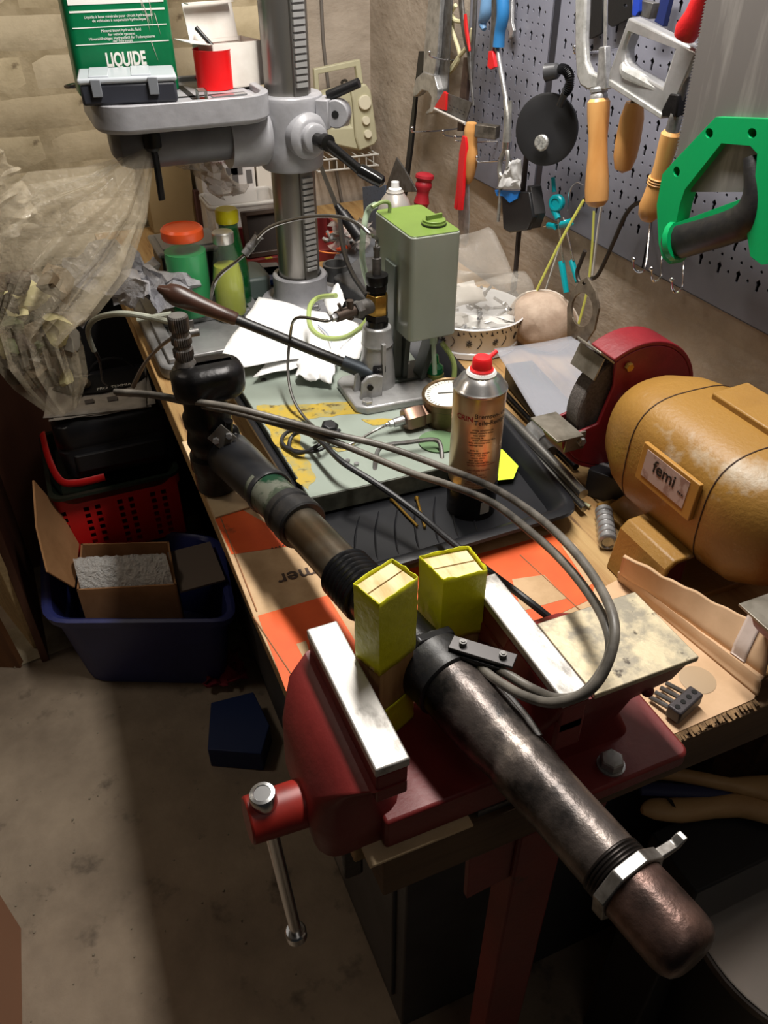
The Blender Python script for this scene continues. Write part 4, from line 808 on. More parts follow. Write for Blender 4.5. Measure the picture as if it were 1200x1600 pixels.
st_ = MB(); q = PZ(1090, 1062, B+.0054); st_.lathe([(.019, 0), (.018, .0002), (0, .0002)], q, seg=24); st_.build('oil_stain', mat('oil stained kraft', (176, 152, 122), .6), parent=cb2)
# drill index block
db = thing('drill_index_block', PZ(1070, 1105, B+.005), 'dark steel block with four holes and pins lying on the kraft cardboard', 'block')
c = PZ(1069, 1101, B+.016); a1 = (PZ(1088, 1084, B+.016)-PZ(1050, 1118, B+.016)).normalized(); ang = math.degrees(math.atan2(a1.y, a1.x)); R = rot('Z', ang)
MB().box(c, (.040, .016, .016), R).build('block', mat('phosphated steel', (66, 62, 64), .5, .4, bump=.0003, scale=90), parent=db, bevel=.002)
m = MB()
for k in range(4): m.cyl(c+R @ V(-.0145+.0097*k, 0, .0078), c+R @ V(-.0145+.0097*k, 0, .0086), .0028, seg=14)
m.build('hole', mat('hole black', (8, 8, 8), .8), parent=db)
m = MB()
for k in range(4): p = c+R @ V(-.013+.0095*k, .008, -.002); m.cyl(p, p+R @ V(0, .022, -.004), .0026, seg=8)
m.build('pins', DSTEEL, parent=db)

# ================================================================ BLACK TRAY, PLATE, PUMP
blackt = mat('black abs tray', (19, 20, 23), .36, c2=(27, 28, 32), scale=7, bump=.0003, c3=(70, 72, 76), s3=40, lo3=.74, hi3=.8)
tr = thing('drip_tray', (.40, .89, B+.005), 'shallow black plastic tray with ribbed floor holding the pump plate and the spray can', 'tray')
cs = [V(.237, .656, 0), V(.556, .662, 0), V(.616, 1.20, 0), V(.222, 1.245, 0)]
def rq(ins, r, z, n=4):
    ctr = sum(cs, V(0, 0, 0))/4; out = []
    P = [c+(ctr-c).normalized()*ins*1.414 for c in cs]
    for i in range(4):
        p, pv, nx = P[i], P[i-1], P[(i+1) % 4]; a_ = p+(pv-p).normalized()*r; b_ = p+(nx-p).normalized()*r
        for k in range(n+1): t = k/n; out.append((a_*(1-t)+p*t)*(1-t)+(p*(1-t)+b_*t)*t)
    return [V(q.x, q.y, z) for q in out]
tb0 = B+.005
m = MB(); m.loft([rq(.022, .02, tb0), rq(.004, .03, tb0+.026), rq(.0, .03, tb0+.023), rq(-.004, .03, tb0+.026), rq(-.003, .03, tb0+.030), rq(.004, .028, tb0+.0315), rq(.010, .026, tb0+.029), rq(.026, .018, tb0+.003)])
m.build('tray', blackt, parent=tr, bevel=0, smooth=50)
m = MB()
for k in range(7):
    x = .268+.028*k; m.tube([V(x+.035, .79, tb0+.0034), V(x+.014, .752, tb0+.0038), V(x, .715, tb0+.0034), V(x-.004, .700, tb0+.003)], [(.0008, .0006), (.0018, .0012), (.0018, .0012), (.0006, .0004)], 8, 4)
m.build('floor_ribs', blackt, parent=tr)
plm = mat('grey green painted steel plate', (148, 158, 148), .32, c2=(138, 148, 138), scale=5, bump=.0002, c3=(96, 98, 84), s3=26, lo3=.7, hi3=.78)
pp = thing('pump_plate', (.37, .97, tb0), 'grey green steel plate with worn yellow patches, standing in the black tray', 'plate')
PT = .900
def pq(x, y): p = PZ(x, y, PT); return V(p.x, p.y, PT)
pc4 = [V(.243, .812, PT), V(.500, .805, PT), V(.545, 1.185, PT), V(.236, 1.215, PT)]
m = MB(); m.prism(pc4, (0, 0, -.028)); m.build('plate', mat('chipped plate edge', (66, 68, 60), .5, c2=(96, 98, 88), scale=40), parent=pp, bevel=.001)
m = MB(); m.prism([p+V(0, 0, .0006) for p in [(c+(sum(pc4, V(0,0,0))/4-c)*.01) for c in pc4]], (0, 0, -.0005)); m.build('painted_top', plm, parent=pp, smooth=0)
yl = mat('worn yellow primer', (178, 152, 58), .5, c2=(156, 146, 92), scale=34, lo=.48, hi=.6, c3=(92, 80, 48), s3=60, lo3=.56, hi3=.66)
def blob(mb, pts, z, seed=0, th=.0003, amp=.006):
    P = []; n = len(pts)
    for i in range(n):
        a_, b_ = pts[i], pts[(i+1) % n]
        for k in range(9):
            t = k/9; x = a_[0]*(1-t)+b_[0]*t; y = a_[1]*(1-t)+b_[1]*t; p = PZ(x, y, z); w_ = noise.noise(V(p.x*60, p.y*60, seed))*amp; P.append(V(p.x+w_, p.y-w_, z))
    mb.prism(P, (0, 0, -th))
for n_, pts_ in enumerate(([(398, 633), (470, 632), (556, 626), (640, 634), (560, 646), (500, 652), (460, 660), (474, 700), (492, 745), (478, 765), (462, 745), (430, 690)], [(565, 655), (640, 652), (690, 640), (650, 662), (580, 664)],
        [(520, 700), (560, 690), (552, 698), (528, 706)], [(545, 532), (600, 520), (590, 540), (560, 545)])):
    m = MB(); blob(m, pts_, PT+.0009+.0002*n_, n_); m.build('worn_patch', yl, parent=pp, smooth=0)
m = MB(); m.tube([pq(583, 742)+V(0, -.004, -.012), pq(588, 722)+V(0, 0, .010), pq(600, 712)+V(0, 0, .016), pq(640, 706)+V(0, 0, .016), pq(676, 702)+V(0, 0, .016), pq(688, 706)+V(0, 0, .010), pq(690, 722)+V(0, -.004, -.010)], .0032, 8, 5)
m.build('wire_handle', DSTEEL, parent=pp)
for x, y in ((543, 722), (557, 727)): MB().hexp(pq(x, y), (0, 0, 1), .004, .004).build('bolt', STEEL, parent=pp)
m = MB(); p = pq(412, 594); m.lathe([(.005, 0), (.005, .0015), (.003, .0015), (.003, .0)], p+V(0, 0, .0006), seg=12); tag(m.build('washer', DSTEEL), 'small dark washer lying on the grey green plate below the paper', 'washer')
# brass screws in the tray
for k, (a_, b_, lb) in enumerate((((612, 780), (652, 822), 'left of the two thin brass screws lying in the black tray'), ((651, 778), (664, 824), 'right of the two thin brass screws, next to the black hose'))):
    p0, p1 = PZ(*a_, tb0+.006), PZ(*b_, tb0+.006); m = MB(); m.cyl(p0, p1, .0019, seg=10); m.lathe([(.0035, 0), (.0035, .002), (.0019, .004)], p0, p1-p0, 12)
    tag(m.build('brass_screw', mat('brass', (190, 150, 70), .3, .9)), lb, 'screw', 'brass screws in the tray')
# lime sticky note
m = MB(); m.prism([V(*PZ(x, y, tb0+.012)[:2], tb0+.012) for x, y in [(765, 700), (785, 702), (810, 728), (802, 748), (760, 752)]], (0, 0, -.0008)); tag(m.build('sticky_note', mat('lime paper', (205, 235, 50), .7)), 'lime yellow paper note in the tray behind the spray can', 'note')
# hand pump
castm = mat('silver painted casting', (172, 172, 172), .34, .3, c2=(148, 148, 147), scale=22, bump=.0007, bscale=120)
hp = thing('hand_pump', (.435, 1.03, PT), 'silver cast hydraulic hand pump with brass cross fitting and long lever', 'pump')
m = MB(); P = [V(.378, .992, PT), V(.392, .978, PT), V(.505, .972, PT), V(.522, .985, PT), V(.520, 1.085, PT), V(.508, 1.095, PT), V(.392, 1.088, PT), V(.380, 1.076, PT)]
m.prism(P, (0, 0, .013)); m.build('foot', castm, parent=hp, bevel=.003)
PB = V(.4365, 1.045, 0)
m = MB(); m.lathe([(.0285, .912), (.027, .935), (.0245, .96), (.0225, .978), (.0245, .981), (.0235, .984), (.0215, 1.008), (.019, 1.010)], PB, seg=32)
m.bb(PB.x-.003, PB.x+.003, PB.y-.029, PB.y-.02, .912, .99); m.build('cylinder_body', castm, parent=hp, bevel=.0008)
# clevis ears
for dy in (-.016, .012):
    m = MB()
    pr_ = [V(.392, 1.02+dy, .912), V(.428, 1.02+dy, .912), V(.43, 1.02+dy, .945), V(.418, 1.02+dy, .950), V(.404, 1.02+dy, .949), V(.395, 1.02+dy, .940)]
    m.prism(pr_, (0, .006, 0)); m.build('clevis_ear', castm, parent=hp, bevel=.002)
MB().cyl(V(.407, 1.000, .932), V(.407, 1.042, .932), .0045, seg=12).build('pivot_pin', BLACKM, parent=hp)
for p in (V(.398, .992, .913), V(.5, 1.08, .913)): MB().hexp(p, (0, 0, 1), .0085, .006).build('bolt', STEEL, parent=hp)
m = MB(); s0 = V(.428, 1.030, .934); kn = V(*PZ(262, 456, 1.055)); dv = (kn-s0).normalized(); m.cyl(s0, s0+dv*.055, .0125, .0115, seg=20); m.build('lever_socket', mat('dark blue grey steel', (62, 68, 74), .45, .5), parent=hp)
Lh = (kn-s0).length
m = MB(); m.cyl(s0+dv*.045, s0+dv*(Lh-.095), .0078, .0078, seg=16); m.build('lever_rod', mat('black painted rod', (28, 27, 27), .4, c2=(60, 58, 56), scale=60, lo=.62, hi=.7), parent=hp)
m = MB(); m.lathe([(.009, 0), (.0105, .004), (.0112, .03), (.0135, .06), (.0158, .084), (.0160, .097), (.013, .108), (.0075, .114), (.0068, .118), (.004, .123), (0, .124)], s0+dv*(Lh-.108), dv, 24); m.build('lever_grip', mat('dark turned wood', (70, 46, 36), .35, c2=(50, 30, 22), scale=20, bump=.0004), parent=hp)
# maker's plate
m = MB(); nv = V(-.28, -.96, 0).normalized(); q = PB+nv*.0268; R = frame(nv)
m.prism([q+V(0, 0, .95)+R @ V(x, y, 0) for x, y in rrect(-.010, .010, -.0065, .0065, .003, 3)], nv*.0008); m.build('badge', mat('badge black', (30, 30, 34), .4), parent=hp)
text('badge_lettering', 'MS', .0060, q+V(0, 0, .95)+nv*.001, R, STEEL, hp)
# valve stack
brassm = mat('worn brass', (176, 138, 66), .3, .85, c2=(130, 96, 44), scale=30, bump=.0003)
m = MB(); m.lathe([(.016, 1.008), (.017, 1.012), (.017, 1.020)], PB, seg=20); m.hexp(PB+V(0, 0, 1.018), (0, 0, 1), .0175, .012); m.build('gland_nut', BLACKM, parent=hp)
m = MB(); m.hexp(PB+V(0, 0, 1.028), (0, 0, 1), .0175, .032); m.build('brass_cross', brassm, parent=hp, bevel=.001)
m = MB(); m.lathe([(.012, 1.058), (.012, 1.066)], PB, seg=20); m.hexp(PB+V(0, 0, 1.064), (0, 0, 1), .0165, .012); m.lathe([(.0155, 1.074), (.0165, 1.078), (.0165, 1.088), (.012, 1.089)], PB, seg=24); m.build('top_nut', BLACKM, parent=hp)
m = MB(); m.lathe([(.0068, 1.086), (.0068, 1.112), (.0045, 1.113), (.0045, 1.122), (.005, 1.123), (.005, 1.128)], PB, seg=16); m.build('pipe_adaptor', DSTEEL, parent=hp)
lft = V(-.95, -.28, .0).normalized(); vz = PB+V(0, 0, 1.044)
m = MB(); m.cyl(vz+lft*.012, vz+lft*.032, .0115, seg=20); m.hexp(vz+lft*.030, lft, .0135, .012); m.build('side_nut', DSTEEL, parent=hp)
m = MB(); m.cyl(vz+lft*.042, vz+lft*.075, .0078, seg=16); m.cyl(vz+lft*.050+V(0, 0, -.010), vz+lft*.050+V(0, 0, .018), .0055, seg=12)
m.tube([vz+lft*.052+V(0, 0, .008), vz+lft*.064+V(0, 0, .008), vz+lft*.070+V(0, 0, .018)], .0025, 8, 4); m.build('bleed_valve', mat('brown steel', (92, 80, 72), .4, .7), parent=hp)
m = MB(); m.hexp(vz+lft*.073, lft, .0055, .010); m.build('pipe_nut', STEEL, parent=hp)
m = MB(); pe = vz+lft*.082
m.tube([pe, pe+lft*.012+V(0, 0, -.001), PZ(463, 497, 1.03), PZ(453, 530, .99), PZ(450, 580, .95), PZ(457, 620, .925), PZ(474, 650, .908), PZ(492, 668, .906)], .0023, 8, 6); m.build('steel_pipe', mat('steel pipe', (140, 138, 134), .25, .9), parent=hp)
m = MB(); m.tube([PB+V(0, 0, 1.126), PB+V(0, 0, 1.14), PZ(580, 368, 1.165), PZ(560, 350, 1.175), PZ(530, 339, 1.175), PZ(490, 338, 1.17), PZ(450, 345, 1.15), PZ(420, 356, 1.13), PZ(402, 372, 1.11)], .0026, 8, 6)
m.build('upper_pipe', MATS['steel pipe'], parent=hp)
m = MB(); a, b = PZ(403, 370, 1.108), PZ(382, 398, 1.085); m.cyl(a, b, .0065, seg=14); m.cyl(a+(a-b)*.1, a, .0085, .0065, seg=14); m.lathe([(.007, 0), (.0075, .003), (.007, .006)], a*.5+b*.5, b-a, 14); m.build('pipe_coupling', DSTEEL, parent=hp)
m = MB(); m.tube([b, PZ(365, 412, 1.06), PZ(345, 428, 1.04), PZ(334, 445, 1.02), PZ(329, 470, 1.0), PZ(328, 490, .98)], [.0026]*2+[.0034]*2+[.002]*2, 8, 5); m.build('lower_pipe', MATS['steel pipe'], parent=hp)
# tank
tk = thing('oil_tank', (.50, 1.05, PT), 'tall rectangular grey green oil tank with its lit top coloured brighter green, standing behind the pump', 'tank')
tkm = mat('grey green tank paint', (146, 152, 140), .3, c2=(134, 140, 126), scale=5, stretch=(1, 1, .5), bump=.0002, coat=.2)
tg = mat('lit tank top green', (106, 130, 60), .3, c2=(97, 119, 56), scale=8)  # lamplight falling on the tank top, put into its colour as brighter green
tx0, tx1, ty0, ty1, tz0, tz1 = .466, .543, .992, 1.125, .998, 1.152
m = MB(); P_ = rrect(tx0, tx1, ty0, ty1, .008, 3); m.prism([V(x, y, tz0) for x, y in P_], (0, 0, tz1-tz0)); m.build('body', tkm, parent=tk, bevel=.002)
m = MB(); m.prism([V(x, y, tz1) for x, y in rrect(tx0+.001, tx1-.001, ty0+.001, ty1-.001, .008, 3)], (0, 0, .0012)); m.build('lit_top_panel', tg, parent=tk, bevel=.0008)  # thin panel that carries the lit top colour
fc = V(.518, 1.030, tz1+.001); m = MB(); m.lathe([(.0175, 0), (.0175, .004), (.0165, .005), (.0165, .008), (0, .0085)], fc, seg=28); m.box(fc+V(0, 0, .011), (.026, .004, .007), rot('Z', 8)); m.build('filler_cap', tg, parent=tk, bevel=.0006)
m = MB(); m.lathe([(.018, 0), (.018, .0025)], fc, seg=28); m.build('cap_seal', BLACKP, parent=tk)
m = MB(); q = V(.482, 1.105, tz1); m.tube([q, q+V(0, 0, .014), q+V(-.012, -.002, .018), q+V(-.03, -.006, .014)], .0028, 8, 4); m.build('vent_pipe', mat('green painted pipe', (118, 134, 84), .3), parent=tk)
m = MB(); blk = q+V(-.024, -.005, .016)
hosec = mat('clear hose', (176, 196, 170), .15, alpha=.62)
m.tube([blk, PZ(575, 330, 1.155), PZ(568, 360, 1.13), PZ(566, 400, 1.09), PZ(570, 425, 1.06), PZ(576, 446, 1.04)], .0048, 10, 6); m.build('vent_hose', hosec, parent=tk)
m = MB(); m.bb(.462, .476, 1.040, 1.075, PT, tz0+.10).bb(.455, .545, 1.03, 1.085, PT+.013, PT+.018); m.build('bracket_post', mat('dark green grey bracket', (76, 82, 76), .4), parent=tk, bevel=.001)
m = MB(); 
m.prism([V(.476, 1.035, PT+.018), V(.482, 1.035, tz0), V(.490, 1.035, tz0), V(.484, 1.035, PT+.018)], (0, .03, 0)); m.prism([V(.500, 1.02, PT+.018), V(.522, 1.02, tz0), V(.535, 1.02, tz0), V(.508, 1.02, PT+.018)], (0, .03, 0))
m.build('bracket_leg', MATS['dark green grey bracket'], parent=tk, bevel=.001)
m = MB(); m.cyl(V(.512, 1.005, tz0+.001), V(.512, 1.005, tz0-.014), .006, seg=12); m.cyl(V(.512, 1.005, tz0-.012), V(.513, .998, .935), .0035, seg=10); m.build('drain_spout', hosec, parent=tk)
# loop of green hose
m = MB(); m.tube([PZ(525, 462, 1.0), PZ(498, 465, .985), PZ(484, 480, .975), PZ(485, 510, .96), PZ(505, 527, .95), PZ(535, 528, .955), PZ(560, 515, .97), PZ(575, 498, .985)], .0042, 10, 6)
tag(m.build('clear_green_hose', mat('green tinted hose', (168, 186, 110), .2, alpha=.8)), 'loop of clear pale green hose left of the brass cross', 'hose')
m = MB(); m.tube([PZ(690, 535, .98), PZ(704, 555, .96), PZ(710, 575, .94), PZ(708, 600, .915)], .0042, 10, 6)
tag(m.build('clear_hose_piece', MATS['green tinted hose']), 'short curved clear hose hanging behind the spray can', 'hose')
gb = thing('green_dripper', PZ(679, 600, PT+.002), 'small squat bottle with green funnel top beside the round gauge', 'bottle')
o_ = V(*PZ(679, 597, PT)[:2], PT)
MB().lathe([(.012, 0), (.0145, .002), (.0145, .016), (.013, .018), (0, .018)], o_, seg=24).build('cup', mat('olive liquid cup', (150, 158, 84), .2), parent=gb)
MB().lathe([(.013, .018), (.014, .020), (.013, .028), (.006, .034), (.0045, .048), (0, .048)], o_, seg=24).build('green_top', mat('clear green plastic', (20, 150, 86), .2), parent=gb)
# pressure gauge lying down
gg = thing('pressure_gauge', PZ(702, 650, PT), 'round brass cased pressure gauge lying face up beside the spray can', 'gauge')
gc = V(*PZ(703, 655, PT)[:2], PT+.001); gn = V(-.10, -.04, 1)
MB().lathe([(.036, 0), (.0385, .004), (.0385, .034), (.0405, .036), (.0405, .046), (.038, .048), (.036, .0465), (.036, .043), (0, .043)], gc, gn, 40).build('case', mat('tarnished brass case', (122, 100, 70), .35, .7, c2=(92, 74, 52), scale=20), parent=gg)
gR = frame(gn, (0, 1, 0)); gt = gc+gn.normalized()*.0432
MB().lathe([(.0355, 0), (.0355, .0008), (0, .0008)], gt, gn, 40).build('dial_face', mat('white dial', (225, 222, 210), .4), parent=gg)
MB().box(gt+gR @ V(.006, .0, .0016), (.044, .0012, .0008), gR @ rot('Z', -24)).build('needle', BLACKP, parent=gg)
m = MB()
for k in range(27):
    t = math.radians(-45+10*k); r_ = .031; m.box(gt+gR @ V(r_*math.cos(t), r_*math.sin(t), .0012), (.005 if k % 3 == 0 else .003, .0006, .0006), gR @ rot('Z', math.degrees(t)))
m.build('scale_marks', BLACKP, parent=gg, smooth=0)
cop = mat('coppery steel nut', (138, 110, 94), .38, .8, c2=(110, 88, 76), scale=20)
gd = (PZ(590, 682, PT+.018)-PZ(660, 662, PT+.022)).normalized(); g0_ = gc+V(0, 0, .02)+gd*.037
MB().hexp(g0_, gd, .0160, .011).build('gauge_nut', cop, parent=gg)
MB().hexp(g0_+gd*.011, gd, .0180, .028).build('adaptor_nut', cop, parent=gg)
m = MB(); m.cyl(g0_+gd*.038, g0_+gd*.056, .0075, .0065, seg=14); m.hexp(g0_+gd*.056, gd, .0055, .007); m.cyl(g0_+gd*.062, g0_+gd*.068, .003, seg=10); m.build('steel_stub', STEEL, parent=gg)
m = MB(); ge = g0_+gd*.066; m.tube([ge, ge+gd*.02+V(0, 0, -.004), PZ(545, 695, .906), PZ(520, 692, .906), PZ(495, 683, .908)], .0018, 8, 5); m.build('capillary', MATS['steel pipe'], parent=gg)
m = MB(); m.lathe([(.028, 0), (.029, .0025), (0, .0025)], V(*PZ(685, 692, PT)[:2], PT+.0007), seg=30); tag(m.build('green_pad', mat('dull green felt', (92, 120, 84), .8)), 'dull green round pad under the edge of the pressure gauge', 'pad')
# black valve knob + coiled tube
m = MB(); kc = PZ(515, 668, PT+.010); m.lathe([(.012, -.010), (.0135, -.006), (.0135, .003), (.010, .007), (0, .007)], kc, (.1, -.2, 1), 6); m.cyl(kc, kc+(PZ(485, 690, PT+.008)-kc).normalized()*.035, .003); tag(m.build('valve_knob', BLACKP, bevel=.001), 'black hexagonal valve knob lying on the grey green plate', 'knob')
m = MB()
m.tube([PZ(530, 672, .912), PZ(505, 700, .914), PZ(475, 706, .910), PZ(449, 700, .906), PZ(440, 687, .906), PZ(452, 674, .912), PZ(476, 676, .918), PZ(500, 690, .920), PZ(490, 700, .916), PZ(466, 708, .908), PZ(452, 698, .906), PZ(458, 680, .912), PZ(480, 674, .926), PZ(505, 693, .935), PZ(535, 722, .935), PZ(590, 757, .925), PZ(650, 800, .915), PZ(700, 842, .915), PZ(760, 890, .92), PZ(820, 935, .92), PZ(872, 976, .90)],
       [.0028]*12+[.003, .0035, .0042, .0042, .0042, .0042, .0042, .0042, .0042], 10, 6)
tag(m.build('coiled_black_hose', mat('oily black hose', (26, 27, 29), .45, c2=(48, 48, 50), scale=30)), 'black hose coiled on the plate and running down over the tray edge', 'hose')
# brake cleaner can
cc_ = V(.449, .752, tb0+.003)
ca = thing('brake_cleaner_can', cc_, 'tall coppery spray can with red nozzle and German print standing in the tray', 'spray can')
MB().lathe([(.0305, 0), (.0325, .003), (.0325, .178), (.0318, .181)], cc_, seg=48).build('body', mat('printed copper tin', (214, 188, 150), .3, .7, c2=(196, 162, 122), scale=3), parent=ca)
MB().lathe([(.0327, .0), (.0328, .052)], cc_, seg=48, cap0=False, cap1=False).build('dark_band', mat('black printed tin', (38, 36, 36), .25, .7), parent=ca)
MB().lathe([(.0318, .180), (.0335, .182), (.0335, .184), (.031, .186), (.026, .194), (.018, .199), (.0175, .202), (.0165, .204), (.0155, .202)], cc_, seg=48).build('shoulder', mat('bare tin', (190, 188, 186), .25, .9), parent=ca)
MB().lathe([(.0178, .199), (.0185, .201), (.0165, .204)], cc_, seg=32).build('white_collar', mat('white plastic', (225, 225, 222)), parent=ca)
m = MB(); m.lathe([(.0140, .201), (.0145, .206), (.0125, .208), (.0115, .218), (.0095, .221), (0, .222)], cc_, seg=28); m.cyl(cc_+V(.006, .0, .216), cc_+V(.022, .006, .221), .0028, seg=10); m.build('nozzle', mat('red nozzle', (226, 34, 38), .35), parent=ca)
# curved print on the can
def wrap_text(s_, size, az, z, m_, bold=0, r=.0330, nm='print'):
    c = bpy.data.curves.new('t', 'FONT'); c.body = s_; c.size = size; c.align_x = 'LEFT'; c.align_y = 'CENTER'; c.offset = bold
    t = bpy.data.objects.new('t', c); COL.objects.link(t); me = bpy.data.meshes.new_from_object(t.evaluated_get(bpy.context.evaluated_depsgraph_get())); bpy.data.objects.remove(t)
    for v in me.vertices: a_ = az+v.co.x/r; zz = v.co.y; v.co = V(r*math.cos(a_), r*math.sin(a_), z+zz)+cc_-ORG[ca.name]
    me.materials.clear(); me.materials.append(m_); o = bpy.data.objects.new(nm, me); COL.objects.link(o); o.parent = ca; ORG[o.name] = ORG[ca.name]
camaz = math.atan2(-cc_.y, -cc_.x); blk_ = mat('black print', (28, 24, 22), .5); red_ = mat('red print', (170, 36, 36), .5)
wrap_text('Bremsen- und', .0086, camaz-.12, .158, blk_, .00005); wrap_text('Teile-Reiniger', .0086, camaz-.12, .149, blk_, .00005)
wrap_text('CRIN', .0100, camaz-.86, .153, red_, .0002)
pr = random.Random(9)
for k in range(22):
    z = .139-.0036*k-(.004 if k > 6 else 0)-(.004 if k > 13 else 0)
    s_ = ' '.join(''.join(pr.choice('aeinrstulmdo') for _ in range(pr.randint(3, 8))) for _ in range(pr.randint(2, 4)))[:22]
    wrap_text(s_, .0034, camaz-.05+pr.uniform(-.25, -.05), z, blk_ if k < 13 else mat('rust print', (120, 50, 30), .5), .00005)
m = MB()
for k in range(22):
    a_ = camaz+.42+k*.018; w_ = .0006 if k % 3 else .0010
    m.box(cc_+V(.0331*math.cos(a_), .0331*math.sin(a_), .020), (.0003, w_, .018), rot('Z', math.degrees(a_)))
m.build('barcode', mat('pale barcode', (150, 146, 140), .5), parent=ca, smooth=0)
# paper towels
paper = mat('white tissue paper', (232, 232, 230), .85, c2=(222, 222, 222), scale=30, bump=.0008, bscale=180)
zt = .915
def psheet(name, a, b, c, d, zs, amp, fr_, label, nu=26, nv=20, seed=0):
    P = [PZ(*p, z) for p, z in zip((a, b, c, d), zs)]
    m = MB(); m.grid(lambda u, v: quad(*P, u, v)+V(0, 0, abs(noise.noise(V(u*fr_, v*fr_, seed)))*amp)+crumple((u, v, seed), fr_*1.3, amp*.35), nu, nv)
    return tag(m.build(name, paper, solid=.0006, smooth=50), label, 'paper')
psheet('paper_towel', (404, 464), (568, 508), (520, 560), (333, 578), (.935, .918, .912, .925), .010, 2.2, 'flat white paper towel lying under the pump lever')
psheet('paper_towel', (440, 545), (585, 500), (560, 560), (395, 590), (.912, .920, .908, .912), .008, 3, 'second paper towel spreading under the green hose loop', seed=3)
psheet('paper_towel', (505, 470), (527, 442), (540, 470), (520, 500), (.94, .965, .945, .93), .008, 3, 'small upright corner of paper behind the green hose', 8, 8, 5)
psheet('crumpled_tissue', (462, 556), (530, 546), (520, 598), (465, 592), (.915, .922, .912, .912), .014, 4, 'crumpled dirty white tissue beside the pump lever pivot', seed=8)
m = MB(); m.tube([PZ(497, 508, .93), PZ(512, 522, .93), PZ(518, 535, .93)], .0008, 5, 3); tag(m.build('blue_thread', mat('pale blue thread', (150, 165, 200), .6)), 'wisp of blue thread on the paper inside the hose loop', 'thread')
# ================================================================ BENCH GRINDER
gy = mat('ochre hammered paint', (146, 108, 48), .45, c2=(128, 91, 37), scale=7, bump=.0007, bscale=190, c3=(178, 168, 150), s3=10, lo3=.58, hi3=.72)
gr_ = thing('bench_grinder', (.665, .59, B), 'ochre yellow double ended bench grinder with dark red wheel guards', 'grinder')
GX, GZ = .668, .982
def sq(y, hx, hz, cxo=0, czo=0, e=3.2, n=36):
    out = []
    for k in range(n):
        t = 2*math.pi*k/n; c, s = math.cos(t), math.sin(t)
        out.append(V(GX+cxo+hx*math.copysign(abs(c)**(2/e), c), y, GZ+czo+hz*math.copysign(abs(s)**(2/e), s)))
    return out
m = MB(); m.loft([sq(.712, .033, .033, e=2), sq(.710, .048, .048, e=2.2), sq(.696, .062, .062, e=2.5), sq(.664, .076, .073, e=2.9), sq(.63, .081, .077), sq(.50, .081, .077), sq(.46, .078, .074, e=3), sq(.435, .064, .064, e=2.5), sq(.420, .048, .048, e=2.2)])
m.build('motor_housing', gy, parent=gr_, smooth=60)
for yy in (.630, .500): m = MB(); m.loft([[p for p in sq(yy+d, .0814, .0774)] for d in (-.0007, .0007)], cap0=False, cap1=False); m.build('housing_seam', mat('dark seam', (52, 30, 16), .7), parent=gr_, solid=.0005)
m = MB(); R = rot('Y', -3); m.box(V(GX+.030, .545, GZ+.081), (.052, .125, .010), R); m.build('top_cover', gy, parent=gr_, bevel=.002)
m = MB(); px0 = GX-.0815; Rp = frame(V(-1, 0, .06)); pc_ = V(px0-.002, .556, GZ+.018)
m.box(pc_, (.094, .048, .006), Rp); m.build('plate_frame', mat('ochre frame', (160, 116, 50), .45), parent=gr_, bevel=.001)
m = MB(); m.box(pc_+Rp @ V(-.002, .002, .0032), (.072, .034, .0008), Rp); m.build('name_plate', mat('grubby pinkish plate', (170, 148, 138), .4, c2=(140, 112, 100), scale=80, lo=.5, hi=.6), parent=gr_)
text('plate_lettering', 'femi', .021, pc_+Rp @ V(-.004, .006, .0038), Rp, mat('black print', (28, 24, 22)), gr_, bold=.0002, sx=1.05)
text('plate_lettering', 's.p.a.', .005, pc_+Rp @ V(.026, .0, .0038), Rp, mat('black print', (28, 24, 22)), gr_)
# foot: folded yellow bracket
m = MB()
prof = [(-.135, 0), (-.135, .006), (-.128, .050), (-.105, .062), (-.06, .064), (.06, .064), (.07, 0)]
for i in range(len(prof)-2):
    (a0, z0), (a1, z1) = prof[i], prof[i+1]
m.prism([V(GX+x, .50, B+z) for x, z in [(-.118, 0), (-.110, .060), (-.10, .070), (-.06, .072), (-.06, .066), (-.094, .064), (-.103, .057), (-.110, 0)]], (0, .085, 0))
m.bb(GX-.06, GX+.07, .49, .69, B, B+.010)
m.loft([[V(GX+x, y, B+.009) for x, y in ((-.05, .58), (.05, .58), (.05, .68), (-.05, .68))], [V(GX+x, y, GZ-.07) for x, y in ((-.045, .57), (.045, .57), (.045, .65), (-.045, .65))]])
m.build('foot', gy, parent=gr_, bevel=.002)
MB().bb(GX-.100, GX-.062, .515, .555, B+.002, B+.050).build('switch_recess', mat('dark red rubber', (92, 26, 28), .5), parent=gr_, bevel=.004)
redg = mat('dark red casting', (124, 26, 34), .42, c2=(104, 20, 28), scale=14, bump=.0005, bscale=120, c3=(92, 40, 36), s3=14, lo3=.64, hi3=.76)
